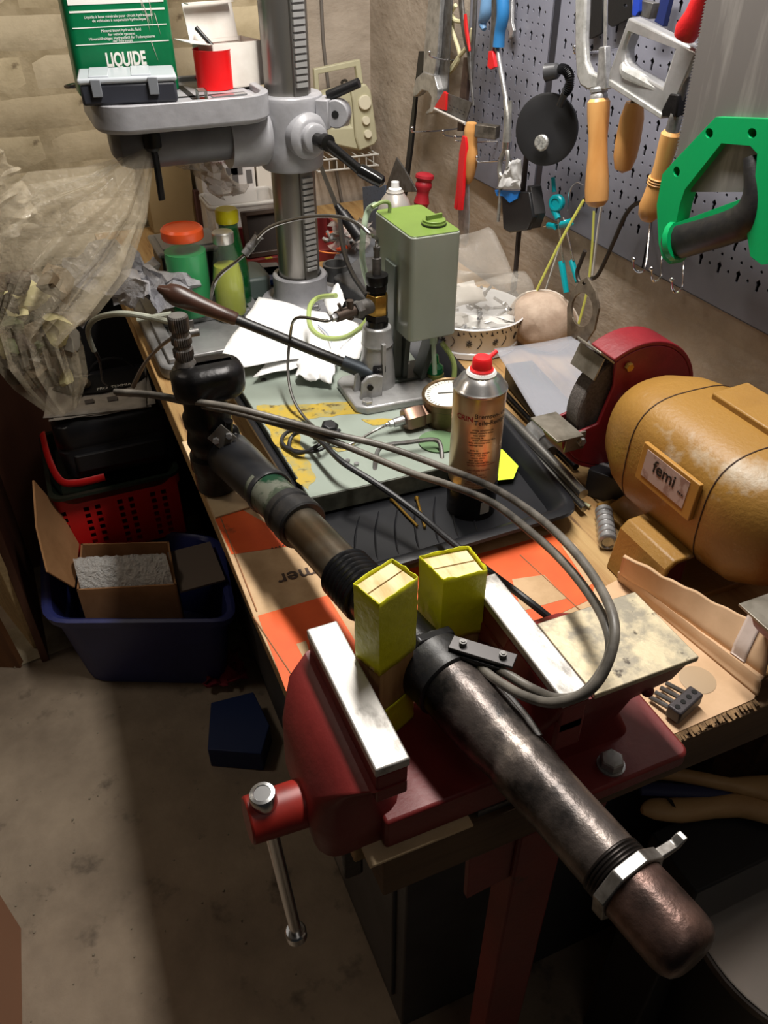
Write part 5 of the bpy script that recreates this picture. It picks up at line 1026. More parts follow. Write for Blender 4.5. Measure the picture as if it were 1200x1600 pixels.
def guard(y0, y1, sgn):
    R_ = .094; cy = V(GX+.006, 0, GZ)
    a0, a1 = math.radians(128), math.radians(128+360-92)      # closed arc, open toward the operator (-x)
    n = 40; m = MB(); arc = [(a0-math.radians(360-92)*k/n) for k in range(n+1)]
    # arc runs from upper left over the top and right to the lower left; opening faces -x
    ang = [math.radians(122)-math.radians(360-70)*k/n for k in range(n+1)]
    Rf = lambda t: R_*(1+.20*math.exp(-(((math.degrees(t) % 360)-198)/34)**2)); ro = [V(cy.x+Rf(t)*math.cos(t), 0, cy.z+Rf(t)*math.sin(t)) for t in ang]; ri = [V(cy.x+(Rf(t)-.006)*math.cos(t), 0, cy.z+(Rf(t)-.006)*math.sin(t)) for t in ang]
    poly = ro+ri[::-1]
    m.loft([[V(a.x, y0, a.z), V(a.x, y1, a.z), V(b.x, y1, b.z), V(b.x, y0, b.z)] for a, b in zip(ro, ri)])
    for yy in (y0, y1-.005):
        Pq = [V(p.x, yy, p.z) for p in ri]+[V(cy.x-.056, yy, cy.z-.012), V(cy.x-.050, yy, cy.z+.01), V(cy.x-.042, yy, cy.z+.04)]
        m.prism(Pq, (0, .005, 0))
    cap = y1 if sgn > 0 else y0
    m.lathe([(.05, 0), (.045, .006), (0, .008)], V(cy.x, cap, cy.z), (0, sgn, 0), 28)
    m.build('wheel_guard', redg, parent=gr_, bevel=.0015)
    mid = (y0+y1)/2
    w_ = MB(); w_.lathe([(.012, -.014), (.080, -.014), (.082, -.012), (.082, .012), (.080, .014), (.012, .014)], V(cy.x, mid, cy.z), (0, 1, 0), 48)
    w_.build('grinding_wheel', mat('grey abrasive', (96, 90, 86), .9, c2=(74, 70, 66), scale=300, bump=.001, bscale=500), parent=gr_)
    # upper shield bracket
    a = V(cy.x+R_*math.cos(math.radians(124)), mid, cy.z+R_*math.sin(math.radians(124)))
    R2 = rot('Y', -52)
    m = MB(); m.box(a+V(-.008, 0, .006), (.030, .052, .0025), rot('Y', 38)); m.box(a+V(-.018, 0, -.008), (.0025, .052, .030), rot('Y', 20)); m.build('spark_guard', mat('zinc plate', (150, 144, 132), .4, .7, c2=(110, 104, 92), scale=30), parent=gr_, bevel=.0006)
    q = V(cy.x+.072*math.cos(math.radians(112)), y0-.001, cy.z+.072*math.sin(math.radians(112)))
    MB().hexp(q, (0, -1, 0), .006, .006).build('bolt', mat('worn brass', (176, 138, 66)), parent=gr_)
    b_ = V(cy.x-.092, mid, cy.z-.018)
    m = MB(); m.box(b_+V(-.012, -.002, 0), (.040, .066, .003)); m.box(b_+V(.002, -.026, -.012), (.03, .003, .026)); m.build('tool_rest', MATS['zinc plate'], parent=gr_, bevel=.0006)
    MB().hexp(b_+V(.010, -.028, -.012), (0, -1, 0), .006, .005).build('bolt', STEEL, parent=gr_)
guard(.728, .778, 1)
guard(.338, .388, -1)
m = MB(); m.cyl(V(GX, .34, GZ), V(GX, .78, GZ), .010); m.build('arbor', STEEL, parent=gr_)
# things beside the grinder
bxm = mat('black painted steel', (36, 36, 40), .4, c2=(26, 26, 28), scale=20, bump=.0003)
tbk = thing('machine_vice_block', PZ(948, 780, B), 'black steel block with slotted top standing under the red wheel guard', 'block')
c = PZ(950, 775, B+.022); R = rot('Z', 62)
a, b = PZ(912, 772, B), PZ(978, 798, B); dx = (b-a).normalized(); Rb = Matrix((dx, V(-dx.y, dx.x, 0), V(0, 0, 1))).transposed(); cc_b = (a+b)/2+Rb @ V(0, .022, 0)
MB().box(cc_b+V(0, 0, .021), ((b-a).length, .044, .042), Rb).build('body', bxm, parent=tbk, bevel=.0015)
MB().box(cc_b+V(0, 0, .0425), ((b-a).length*.9, .006, .002), Rb).box(cc_b+Rb @ V(.0, .014, .044), ((b-a).length*.7, .004, .004), Rb).build('slot_strip', STEEL, parent=tbk)
tl = MB(); a, b = PZ(943, 798, B+.012), PZ(950, 848, B+.012); L_ = (b-a).length; pr_ = [(.008, 0)]
for k in range(6): pr_ += [(.0115, L_*(k+.1)/6), (.0115, L_*(k+.75)/6), (.0098, L_*(k+.85)/6), (.0098, L_*(k+1)/6)]
tl.lathe(pr_+[(.0115, L_), (.009, L_+.001), (.007, L_-.001), (0, L_-.001)], a, b-a, 24); tag(tl.build('ribbed_bush', STEEL), 'ribbed bright steel cylinder lying in front of the grinder foot', 'bush')
def rodt(name, pts, r, m_, label, z=B+.012, cat='rod', parent=None):
    m = MB(); m.tube([PZ(x, y, z) for x, y in pts], r, 12, 3); o = m.build(name, m_, parent=parent)
    if parent is None: tag(o, label, cat)
    return o
rt = thing('ratchet_wrench', PZ(830, 670, B), 'long steel ratchet handle lying between the tray and the grinder', 'wrench')
rodt('shaft', [(782, 640), (820, 678), (860, 718), (912, 772)], [.0075, .0085, .0075, .007], mat('satin steel', (160, 158, 154), .3, .9), '', B+.022, parent=rt)
rodt('grip_sleeve', [(832, 668), (852, 690)], [.0125, .0125], STEEL, '', B+.024, parent=rt)
rodt('knurl', [(850, 690), (862, 706)], [.010, .009], DSTEEL, '', B+.023, parent=rt)
rodt('dark_rod', [(782, 658), (830, 708), (870, 748), (913, 795)], [.006, .006, .005, .005], MATS['steel pipe'], 'second long steel rod lying just left of the ratchet handle')
rodt('steel_bar', [(780, 672), (800, 695), (828, 728)], [.006, .007, .006], DSTEEL, 'short dark steel bar beside the right corner of the black tray', B+.008)
rodt('thin_rod', [(858, 752), (888, 772), (922, 792)], [.0026]*3, mat('clear greenish rod', (186, 186, 150), .2), 'short thin pale rod pointing at the black block', B+.004)
rodt('upper_rod', [(775, 600), (812, 640), (860, 690), (900, 730)], [.005]*4, BLACKM, 'black rod lying on the bench beneath the clear plastic sheet', B+.008)
bt = thing('black_toolbar', PZ(830, 650, B), 'black tool case lying under the clear plastic sheet beside the grinder', 'case')
a, b = PZ(782, 600, B), PZ(880, 720, B); dx = (b-a).normalized(); Rb = Matrix((dx, V(-dx.y, dx.x, 0), V(0, 0, 1))).transposed()
MB().box((a+b)/2+Rb @ V(0, .03, .02), ((b-a).length, .05, .036), Rb).build('body', bxm, parent=bt, bevel=.003)
# clear plastic sheet between pan and grinder
psm = mat('clear stiff plastic', (176, 178, 186), .12, alpha=.45, bump=.003, bscale=12, coat=.4)
m = MB(); P4 = [PZ(772, 545, .93), PZ(920, 525, .93), PZ(950, 690, .925), PZ(868, 700, .915)]
m.grid(lambda u, v: quad(P4[0], P4[1], P4[2], P4[3], u, v)+crumple((u, v, 2), 2, .008), 16, 18)
tag(m.build('plastic_sheet', psm, solid=.0012), 'clear stiff plastic sheet sloping from the floral pan to the grinder', 'sheet')
m = MB(); a = PZ(905, 592, .945); m.cyl(a, a+V(.012, .003, .002), .0028); tag(m.build('black_peg', BLACKP), 'tiny black peg on the clear plastic sheet left of the grinding wheel', 'peg')

# ================================================================ VISE
vred = mat('dark red vise paint', (120, 38, 37), .45, c2=(104, 31, 31), scale=9, bump=.0004, bscale=110, c3=(64, 24, 22), s3=22, lo3=.68, hi3=.76)
jst = mat('scratched jaw steel', (196, 193, 188), .5, .55, c2=(110, 106, 100), scale=46, lo=.52, hi=.72, stretch=(1, .5, 1), bump=.0005)
vs = thing('bench_vise', (.28, .42, B), 'dark red bench vise with scratched steel jaws bolted to the bench corner', 'vise')
JZ = 1.0
m = MB(); m.bb(.137, .166, .336, .496, .990, JZ); m.build('jaw_bar', jst, parent=vs, bevel=.0015)
m = MB(); m.bb(.303, .330, .336, .496, .990, JZ); m.build('jaw_bar', jst, parent=vs, bevel=.0015)
MB().bb(.138, .165, .337, .495, .955, .9898).build('jaw_backing', vred, parent=vs, bevel=.002)
MB().bb(.304, .329, .337, .495, .955, .9898).build('jaw_backing', vred, parent=vs, bevel=.002)
# movable jaw body: loft from jaw down to the spindle boss
def yz(x0, x1, y0, y1, z, r=.012): return [V(x, y, z) for x, y in rrect(x0, x1, y0, y1, r, 4)]
m = MB(); m.loft([yz(.104, .176, .372, .432, .838), yz(.096, .180, .358, .445, .862, .02), yz(.092, .176, .354, .462, .900, .024), yz(.098, .160, .358, .478, .930, .02), yz(.114, .160, .350, .492, .955, .008), yz(.133, .166, .336, .496, .972, .004)])
m.build('moving_jaw', vred, parent=vs, smooth=50)
m = MB(); SP = V(.105, .400, .893); m.cyl(SP, V(.045, .400, .897), .0215, .0205, seg=28); m.build('spindle_head', mat('bright red spindle', (172, 44, 34), .4, c2=(120, 34, 28), scale=12), parent=vs, bevel=.002)
m = MB(); m.lathe([(.0235, 0), (.0255, .001), (.0255, .004), (.0235, .005)], V(.101, .400, .893), (-1, 0, .03), 28); m.build('spindle_washer', DSTEEL, parent=vs)
hx, hy = .062, .400
hm_ = mat('bright handle steel', (200, 200, 200), .22, .95)
m = MB(); m.cyl(V(hx, hy, .905), V(hx+.012, hy+.002, .668), .0062, seg=18); m.build('handle_bar', hm_, parent=vs)
m = MB(); ax_ = V(-.05, -.01, 1); m.lathe([(.0085, 0), (.0115, .002), (.0115, .014), (.0105, .016), (.0075, .0165), (.0070, .0158), (0, .0158)], V(hx, hy, .912), ax_, 28); m.build('handle_knob', hm_, parent=vs)
m = MB(); m.lathe([(.009, .0), (.011, .002), (.011, .013), (.0095, .015), (.0062, .015)], V(hx+.012, hy+.002, .662), (-.05, 0, 1), 24); m.build('handle_knob', hm_, parent=vs)
# slide, stationary body, anvil, flange
m = MB(); m.bb(.150, .31, .346, .455, .866, .905); m.build('slide', vred, parent=vs, bevel=.003)
m = MB(); m.loft([yz(.292, .446, .312, .50, B+.008, .010), yz(.292, .446, .312, .50, B+.026, .010)]); m.build('base_flange', vred, parent=vs, bevel=.003)
m = MB(); m.loft([yz(.262, .410, .352, .480, B+.022, .012), yz(.280, .395, .356, .470, .915, .012), yz(.296, .400, .350, .470, .945, .01), yz(.300, .428, .340, .430, .968, .006), yz(.302, .436, .336, .424, .990, .004)])
m.build('fixed_jaw_body', vred, parent=vs, smooth=50)
m = MB(); m.bb(.302, .331, .337, .495, .930, .969); m.build('jaw_backing', vred, parent=vs, bevel=.003)
m = MB(); m.prism([V(.333, .334, .990), V(.441, .334, .990), V(.441, .424, .990), V(.333, .424, .990)], (0, 0, .006)); m.build('anvil_plate', mat('cream worn anvil', (206, 192, 160), .42, .35, c2=(148, 141, 125), scale=40, lo=.44, hi=.62, bump=.0004, c3=(70, 62, 54), s3=50, lo3=.64, hi3=.7), parent=vs, bevel=.001)
for p in (V(.368, .330, B+.026), V(.425, .48, B+.026)):
    MB().lathe([(.013, 0), (.013, .002)], p, seg=24).hexp(p+V(0, 0, .002), (0, 0, 1), .0112, .009).build('flange_bolt', STEEL, parent=vs)
MB().ball(V(.405, .346, .955), (.006, .006, .006)).build('jaw_pin', vred, parent=vs)
MB().bb(.24, .44, .345, .49, B, B+.008).build('packing_plate', DSTEEL, parent=vs)
# stand post
ps = thing('vise_post', (.317, .36, 0), 'dark red steel post with triangular gussets standing under the vise', 'post')
m = MB(); m.bb(.290, .346, .342, .378, 0, B-.061); m.build('post', vred, parent=ps, bevel=.003)
for s_ in (-1, 1):
    x = .318+s_*.028
    MB().prism([V(x, .348, B-.061), V(x+s_*.052, .348, B-.061), V(x+s_*.049, .348, .708), V(x, .348, .715)], (0, .008, 0)).build('gusset', vred, parent=ps, bevel=.001)
# wooden front apron bits under the vise
MB().bb(.132, .232, .3385, .375, B, B+.003).build('front_strip', mat('pale cardboard', (214, 188, 150)), parent=cbd, bevel=.0005)
# blocks of wood wrapped in yellow tape
endg = mat('pale end grain', (224, 208, 164), .8, c2=(196, 172, 120), scale=90, stretch=(1, .25, 1), bump=.0006, bscale=140)
pine = mat('pine wood', (186, 150, 98), .6, c2=(150, 112, 66), scale=12, stretch=(5, 5, .4), bump=.0003)
def block(name, c4, z0, z1, ty, label, gap_t):
    t = thing(name, V(sum(c[0] for c in c4)/4, sum(c[1] for c in c4)/4, z0), label, 'wood block')
    P = [V(x, y, 0) for x, y in c4]; ctr = sum(P, V(0, 0, 0))/4
    a, b, c, d = P
    for u0, u1 in ((0, .47), (.49, 1.0)):
        q = [a+(b-a)*u0, a+(b-a)*u1, d+(c-d)*u1, d+(c-d)*u0]
        MB().prism([p+V(0, 0, z0) for p in q], (0, 0, z1-z0)).build('wood_strip', pine, parent=t, bevel=.0008)
        q2 = [p+(sum(q, V(0, 0, 0))/4-p)*.06 for p in q]
        MB().prism([p+V(0, 0, z1) for p in q2], (0, 0, .0012)).build('end_grain', endg, parent=t)
    for (ta, tb, w) in ty:
        m = MB(); n = 10
        per = []
        for i in range(4):
            p, q = P[i], P[(i+1) % 4]
            for k in range(n): per.append((p+(q-p)*(k/n)))
        rings = []
        nz_ = 14
        for j in range(nz_+1):
            z = ta+(tb-ta)*j/nz_; ring = []
            for i, p in enumerate(per):
                o = (p-ctr).normalized(); f = .0012+.0012*abs(noise.noise(V(i*.45+z*160, z*50, w)))
                zz = z+(.0025*noise.noise(V(i*.5, w, 1)) if j in (0, nz_) else 0)+( .003*abs(noise.noise(V(i*.3, w, 4))) if j == nz_ else 0)
                ring.append(p+o*f+V(0, 0, zz))
            rings.append(ring)
        m.loft(rings, cap0=False, cap1=False); m.build('yellow_tape', TAPE, parent=t, solid=.0006, smooth=60)
    return t
block('taped_block', [(.1675, .449), (.1765, .421), (.2155, .437), (.2060, .464)], .906, 1.080, ((1.0, 1.0835, 1), (.906, .950, 2)), 'left hand yellow taped wooden block, against the front vise jaw', 0)
block('taped_block', [(.256, .510), (.262, .474), (.302, .470), (.302, .505)], .925, 1.030, ((.955, 1.0345, 3),), 'right hand yellow taped wooden block, against the rear vise jaw', 0)

# ================================================================ STEERING / SUSPENSION TUBE
sx = thing('hydraulic_ram', (.231, .478, B), 'long oily black hydraulic tube assembly clamped diagonally in the vise', 'machine part')
def Q(x, y, z): return PZ(x, y, z)
A0 = V(.2835, .1467, .965); A3 = V(.231, .478, .965); dA = (A3-A0).normalized()
def pa(t): return A0+dA*t
oil = mat('oily mottled steel', (92, 84, 80), .34, .6, c2=(140, 130, 122), scale=20, lo=.5, hi=.72, bump=.0014, bscale=44, c3=(30, 29, 29), s3=17, lo3=.44, hi3=.6)
brn = mat('brown worn steel', (124, 98, 90), .34, .75, c2=(66, 54, 50), scale=22, bump=.001, bscale=60, c3=(160, 146, 138), s3=12, lo3=.62, hi3=.8)
m = MB(); m.lathe([(0, -.004), (.017, -.0035), (.0215, -.001), (.0245, .004), (.0258, .010), (.026, .016), (.026, .052), (.0245, .054), (.0245, .066)], A0, dA, 40, cap0=False); m.build('end_cap', brn, parent=sx)
m = MB()
for k in range(5): m.lathe([(.0247, .060+.003*k), (.0258, .0612+.003*k), (.0258, .0622+.003*k), (.0247, .0635+.003*k)], A0, dA, 36, False, False)
m.build('thread', mat('dark thread steel', (44, 40, 38), .4, .8), parent=sx)
# clamp collar with faceted ring and ear
m = MB(); qd = Vector((0, 0, 1)).rotation_difference(dA).to_matrix()
oc_ = [(.0315*math.cos(math.radians(22.5+45*k)), .0315*math.sin(math.radians(22.5+45*k))) for k in range(8)]
inn = [(.0262*math.cos(2*math.pi*k/24), .0262*math.sin(2*math.pi*k/24)) for k in range(24)]
m.prism([pa(.052)+qd @ V(x, y, 0) for x, y in oc_], dA*.010, holes=[[pa(.052)+qd @ V(x, y, 0) for x, y in inn]])
ear = V(.98, .1, .12).normalized(); e0 = pa(.057)+ear*.030
m.prism([e0+V(0, 0, -.004), e0+ear*.020+V(0, 0, -.002), e0+ear*.026+V(0, 0, .006), e0+ear*.022+V(0, 0, .006), e0+ear*.017+V(0, 0, .002), e0+V(0, 0, .004)], dA*.008)
m.build('lock_collar', mat('bright worn collar', (172, 170, 166), .34, .8, c2=(110, 106, 102), scale=40), parent=sx, bevel=.001)
m = MB(); Lm = (A3-A0).length
m.lathe([(.0245, .064), (.0250, .080), (.0252, .12), (.0262, .150), (.0262, .156), (.0270, .160), (.0275, .176), (.0262, .180), (.0285, .196), (.0305, .225), (.0310, .262), (.0300, .275)], A0, dA, 44); m.build('outer_tube', oil, parent=sx)
m = MB(); m.lathe([(.0305, .268), (.0335, .270), (.0335, .284), (.0345, .286), (.0345, .300), (.0325, .302), (.0325, .309), (.029, .311)], A0, dA, 44); m.build('rubber_collar', RUBBER, parent=sx)
m = MB(); hx_ = [(.0375*math.cos(math.radians(20+60*k)), .0375*math.sin(math.radians(20+60*k))) for k in range(6)]; m.prism([pa(.300)+qd @ V(x, y, 0) for x, y in hx_], dA*.010); m.build('hex_flange', mat('black hex steel', (40, 40, 42), .35, .6), parent=sx, bevel=.002)
# port block with two bolts
pcn = V(.268, .409, 1.0); Rbk = Matrix((V(.69, -.72, 0).normalized(), V(.72, .69, 0).normalized(), V(0, 0, 1))).transposed()
m = MB(); m.box(pcn+V(-.003, .0, -.014), (.042, .016, .024), Rbk); m.build('port_block', BLACKM, parent=sx, bevel=.001)
m = MB(); m.box(pcn+V(0, 0, .001), (.058, .016, .003), Rbk); m.build('clamp_plate', mat('dark plate steel', (72, 70, 70), .4, .7), parent=sx, bevel=.0006)
for s_ in (-.018, .018): MB().cyl(pcn+Rbk @ V(s_, 0, .002), pcn+Rbk @ V(s_, 0, .007), .0034, seg=14).cyl(pcn+Rbk @ V(s_, 0, .006), pcn+Rbk @ V(s_, 0, .008), .002, seg=8).build('bolt', DSTEEL, parent=sx)
m = MB(); sp = [pa(.262)+V(.022, 0, .018), pa(.235)+V(.026, 0, .018), pa(.205)+V(.0265, 0, .014), pa(.185)+V(.025, 0, .010)]; m.tube(sp, [(.003, .003)]*4, 8, 4); m.build('feed_tube', DSTEEL, parent=sx)
# rod and bellows beyond the vise
A4 = V(.197, .68, .950)
m = MB(); m.tube([pa(.305), Q(600, 958, .963), Q(560, 912, .958), Q(545, 896, .957)], [.0255, .0255, .0255, .026], 28, 3); m.build('black_sleeve', BLACKM, parent=sx)
b0, b1 = Q(578, 935, .960), Q(538, 893, .956); bd = (b1-b0); Lb = bd.length; pr_ = [(.024, 0)]
for k in range(7): pr_ += [(.0285, Lb*(k+.15)/7), (.0300, Lb*(k+.45)/7), (.0285, Lb*(k+.75)/7), (.0262, Lb*(k+.98)/7)]
m = MB(); m.lathe(pr_+[(.024, Lb)], b0, bd, 40); m.build('rubber_bellows', mat('wet black rubber', (22, 22, 24), .25), parent=sx)
rodm = mat('brown green steel tube', (112, 108, 98), .3, .75, c2=(88, 72, 54), scale=9, stretch=(1, 1, 1), bump=.0003, c3=(70, 74, 58), s3=14, lo3=.55, hi3=.75)
r0, r1 = Q(545, 900, .957), Q(462, 812, .950); m = MB(); m.cyl(r0, r1, .0238, .0238, seg=36); m.build('bare_tube', rodm, parent=sx)
g0b, g1b = Q(474, 822, .951), Q(448, 797, .949); gd_ = g1b-g0b; Lg = gd_.length
m = MB(); m.lathe([(.0285, 0), (.0305, .002), (.0305, Lg*.45), (.0275, Lg*.5), (.0275, Lg*.7), (.0295, Lg*.75), (.0295, Lg)], g0b, gd_, 40); m.build('boot_ring', RUBBER, parent=sx)
m = MB(); m.cyl(Q(456, 804, .95), Q(412, 762, .944), .0262, .0262, seg=36); m.build('green_tube', mat('worn green paint tube', (74, 84, 70), .34, .5, c2=(120, 124, 112), scale=26, lo=.5, hi=.56, bump=.0003, c3=(30, 70, 48), s3=18, lo3=.55, hi3=.6), parent=sx)
m = MB(); c0_, c1_ = Q(424, 772, .945), Q(352, 704, .930); cd_ = c1_-c0_; Lc = cd_.length
m.lathe([(.0285, 0), (.0295, .003), (.0295, .008), (.0275, .010), (.0285, Lc*.35), (.030, Lc*.6), (.031, Lc*.9), (.024, Lc)], c0_, cd_, 40); m.build('rubber_boot', mat('satin black rubber', (34, 35, 38), .35), parent=sx)
VX = V(.1475, .930, 0)
m = MB(); m.lathe([(.022, B+.008), (.028, B+.012), (.028, .90), (.031, .905), (.031, .925), (.027, .93), (.029, .94), (.031, .945), (.030, .955), (.028, .965), (.031, .972), (.032, .985), (.028, .992), (.028, 1.012), (.033, 1.016)], VX, seg=36)
m.build('valve_body', BLACKM, parent=sx)
m = MB(); cc_v = VX+V(.008, -.002, 0)
m.loft([[cc_v+V(x, y, z) for x, y in rrect(-.046+i, .046-i, -.033+i, .033-i, .030-i*.5, 6)] for i, z in ((.008, 1.012), (.001, 1.020), (0, 1.026), (0, 1.046), (.004, 1.054), (.014, 1.058))]); m.build('top_housing', BLACKM, parent=sx, smooth=50)
# splined shaft
sb = VX+V(-.016, .006, 0)
def spl(z, r, amp, n=28): return [sb+V((r+amp*math.cos(k*math.pi))*math.cos(math.pi*k/n), (r+amp*math.cos(k*math.pi))*math.sin(math.pi*k/n), z) for k in range(2*n)]
m = MB(); m.loft([spl(1.054, .0145, 0), spl(1.060, .013, 0), spl(1.064, .0105, .0001), spl(1.070, .012, .0007), spl(1.078, .012, .0007), spl(1.080, .010, .0003), spl(1.083, .010, .0003), spl(1.086, .012, .0007), spl(1.094, .012, .0007), spl(1.096, .0102, .0003), spl(1.101, .0102, .0003), spl(1.104, .0118, .0008), spl(1.120, .0118, .0008), spl(1.122, .0105, .0002)])
m.build('splined_shaft', mat('grey spline steel', (128, 124, 120), .35, .6, c2=(96, 92, 88), scale=60), parent=sx, smooth=20)
# lugs plate with two bolts
pn_ = V(-.25, -.95, .22).normalized(); Rn = frame(pn_); pp_ = PY(347, 684, .888)
m = MB(); m.box(pp_, (.026, .026, .003), Rn @ rot('Z', 42)); m.build('diamond_plate', mat('grey zinc plate', (122, 118, 112), .4, .7), parent=sx, bevel=.0005)
for s_ in (-.008, .009): MB().hexp(pp_+Rn @ V(s_, s_*.3, .001), pn_, .0045, .005).build('plate_bolt', STEEL, parent=sx)
MB().hexp(VX+V(.030, -.016, .955), pn_, .005, .007).build('side_bolt', STEEL, parent=sx)
m = MB(); m.cyl(VX+V(.012, -.028, .93), VX+V(.020, -.036, .99), .006).ball(VX+V(.028, -.012, .955), (.010, .010, .014)); m.build('casting_lug', BLACKM, parent=sx)
# ================================================================ HOSES
grh = mat('dusty grey rubber hose', (118, 113, 105), .42, c2=(84, 80, 74), scale=30, bump=.0003, c3=(40, 38, 36), s3=9, lo3=.5, hi3=.7)
hz = [((180, 612), 1.00), ((235, 616), 1.01), ((300, 627), 1.02), ((360, 636), 1.03), ((440, 656), 1.02), ((520, 678), 1.0), ((600, 697), .99), ((700, 733), .99), ((770, 762), 1.01), ((830, 800), 1.03), ((885, 848), 1.05), ((930, 905), 1.06), ((958, 965), 1.07), ((955, 1020), 1.06), ((925, 1075), 1.04), ((870, 1098), 1.02), ((820, 1088), 1.005), ((775, 1062), .995), ((750, 1042), .99)]
hz2 = [((182, 614), .995), ((240, 618), 1.0), ((310, 633), 1.01), ((370, 645), 1.015), ((440, 664), 1.01), ((500, 682), .995), ((560, 705), .985), ((640, 738), .982), ((700, 757), .99), ((770, 786), 1.0), ((830, 832), 1.02), ((880, 878), 1.035), ((925, 935), 1.045), ((950, 985), 1.055), ((950, 1030), 1.045), ((915, 1080), 1.03), ((875, 1092), 1.015), ((835, 1078), 1.0), ((795, 1055), .995), ((768, 1038), .992)]
for H_, lb in ((hz, 'upper of the twin grey rubber hoses arching from the left case to the clamped tube'), (hz2, 'lower of the twin grey rubber hoses arching from the left case to the clamped tube')):
    m = MB(); m.tube([PZ(x, y, z) for (x, y), z in H_], .0042, 12, 7); tag(m.build('rubber_hose', grh), lb, 'hose')
# clear tube at left with clip
tcl = thing('clear_tube', PZ(230, 495, 1.0), 'milky clear tube arching off the bench end beside the splined shaft', 'tube')
m = MB(); m.tube([PZ(303, 520, 1.02), PZ(280, 508, 1.02), PZ(240, 497, 1.01), PZ(195, 490, 1.0), PZ(160, 494, .97), PZ(142, 505, .94), PZ(138, 522, .90), PZ(147, 548, .86)], .0048, 10, 6); m.build('tube', mat('milky clear tube', (178, 182, 168), .2, alpha=.9), parent=tcl)
m = MB(); m.tube([PZ(147, 546, .862), PZ(155, 562, .82), PZ(158, 580, .77), PZ(160, 595, .72), PZ(168, 603, .68)], [.004, .003, .002, .002, .002], 8, 5); m.build('metal_tail', DSTEEL, parent=tcl)
m = MB(); m.tube([PZ(301, 518, 1.02), PZ(280, 522, 1.0), PZ(250, 542, .97), PZ(225, 570, .93), PZ(208, 604, .88)], [.003, .003, .003, .003, .004], 8, 6); tag(m.build('grey_tube', mat('greige tube', (120, 108, 98), .4)), 'thin grey brown tube curving from the shaft down to the left case', 'tube')
m = MB(); m.tube([PZ(215, 500, .935), PZ(235, 496, .94), PZ(268, 490, .945)], .0045, 8, 4); tag(m.build('tube_stub', mat('milky clear tube', (178, 182, 168))), 'short milky tube end lying on the drill press base', 'tube')
m = MB(); m.box(PZ(297, 512, 1.025), (.012, .003, .022), rot('Z', 10)); m.cyl(PZ(300, 520, 1.02)+V(-.004, 0, 0), PZ(300, 520, 1.02)+V(.010, 0, 0), .006); tag(m.build('clip_bracket', DSTEEL, bevel=.0005), 'small grey metal clip beside the top of the splined shaft', 'clip')
# ================================================================ LEFT SIDE: BIN, CRATE, CASE, BOARDS, BAG
# blue bin
bnm = mat('blue plastic bin', (44, 52, 110), .42, c2=(38, 44, 96), scale=6)
bn = thing('blue_bin', (0, 1.6, 0), 'large blue plastic bin on the floor holding the torn carton', 'bin')
ca_ = [V(-.180, 1.47, 0), V(.195, 1.31, 0), V(.228, 1.60, 0), V(-.16, 1.86, 0)]
def rqg(P, ins, r, z, n=4):
    ctr = sum(P, V(0, 0, 0))/4; out = []
    P = [c+(ctr-c).normalized()*ins*1.414 for c in P]
    for i in range(4):
        p, pv, nx = P[i], P[i-1], P[(i+1) % 4]; a_ = p+(pv-p).normalized()*r; b_ = p+(nx-p).normalized()*r
        for k in range(n+1): t = k/n; out.append((a_*(1-t)+p*t)*(1-t)+(p*(1-t)+b_*t)*t)
    return [V(q.x, q.y, z) for q in out]
m = MB(); m.loft([rqg(ca_, .030, .05, .004), rqg(ca_, .004, .05, .222), rqg(ca_, -.008, .055, .224), rqg(ca_, -.012, .055, .245), rqg(ca_, -.004, .05, .249), rqg(ca_, .006, .045, .243), rqg(ca_, .036, .04, .012)])
m.build('bin', bnm, parent=bn, smooth=50)
# torn carton in the bin
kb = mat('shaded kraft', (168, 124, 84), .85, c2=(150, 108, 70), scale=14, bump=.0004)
ct = thing('torn_carton', (.0, 1.55, .02), 'open brown carton with torn upright flap standing in the blue bin', 'carton')
m = MB(); P = [V(-.108, 1.49, 0), V(.100, 1.42, 0), V(.115, 1.58, 0), V(-.08, 1.655, 0)]
for i in range(4):
    a, b = P[i], P[(i+1) % 4]; n_ = V(-(b-a).y, (b-a).x, 0).normalized()*.004; m.prism([a+V(0, 0, .03), b+V(0, 0, .03), b+V(0, 0, .29), a+V(0, 0, .29)], n_)
m.build('box', kb, parent=ct)
m = MB(); m.prism([V(-.111, 1.50, .29), V(-.084, 1.655, .29), V(-.105, 1.68, .38), V(-.135, 1.64, .50), V(-.150, 1.55, .44), V(-.152, 1.49, .36)], (-.004, .001, 0)); m.build('torn_flap', mat('kraft flap', (196, 146, 100), .85, c2=(176, 128, 84), scale=12), parent=ct)
m = MB(); m.grid(lambda u, v: V(-.10+.195*u, 1.495+.105*v-.065*u, .285+.040*math.sin(math.pi*min(1, v*1.1))*1.2+noise.noise(V(u*18, v*12, 4))*.007), 34, 14)
tag(m.build('bubble_wrap', mat('bubble wrap', (236, 234, 230), .12, bump=.012, bscale=140, alpha=.85)), 'roll of clear bubble wrap on top of the torn carton', 'bubble wrap')
for v_ in bpy.data.objects['bubble_wrap'].data.polygons: v_.use_smooth = False
m = MB(); m.bb(.105, .21, 1.42, 1.57, .262, .267); tag(m.build('grey_card', mat('dim grey card', (116, 104, 94), .8)), 'flat grey card lying right of the bubble wrap', 'card')
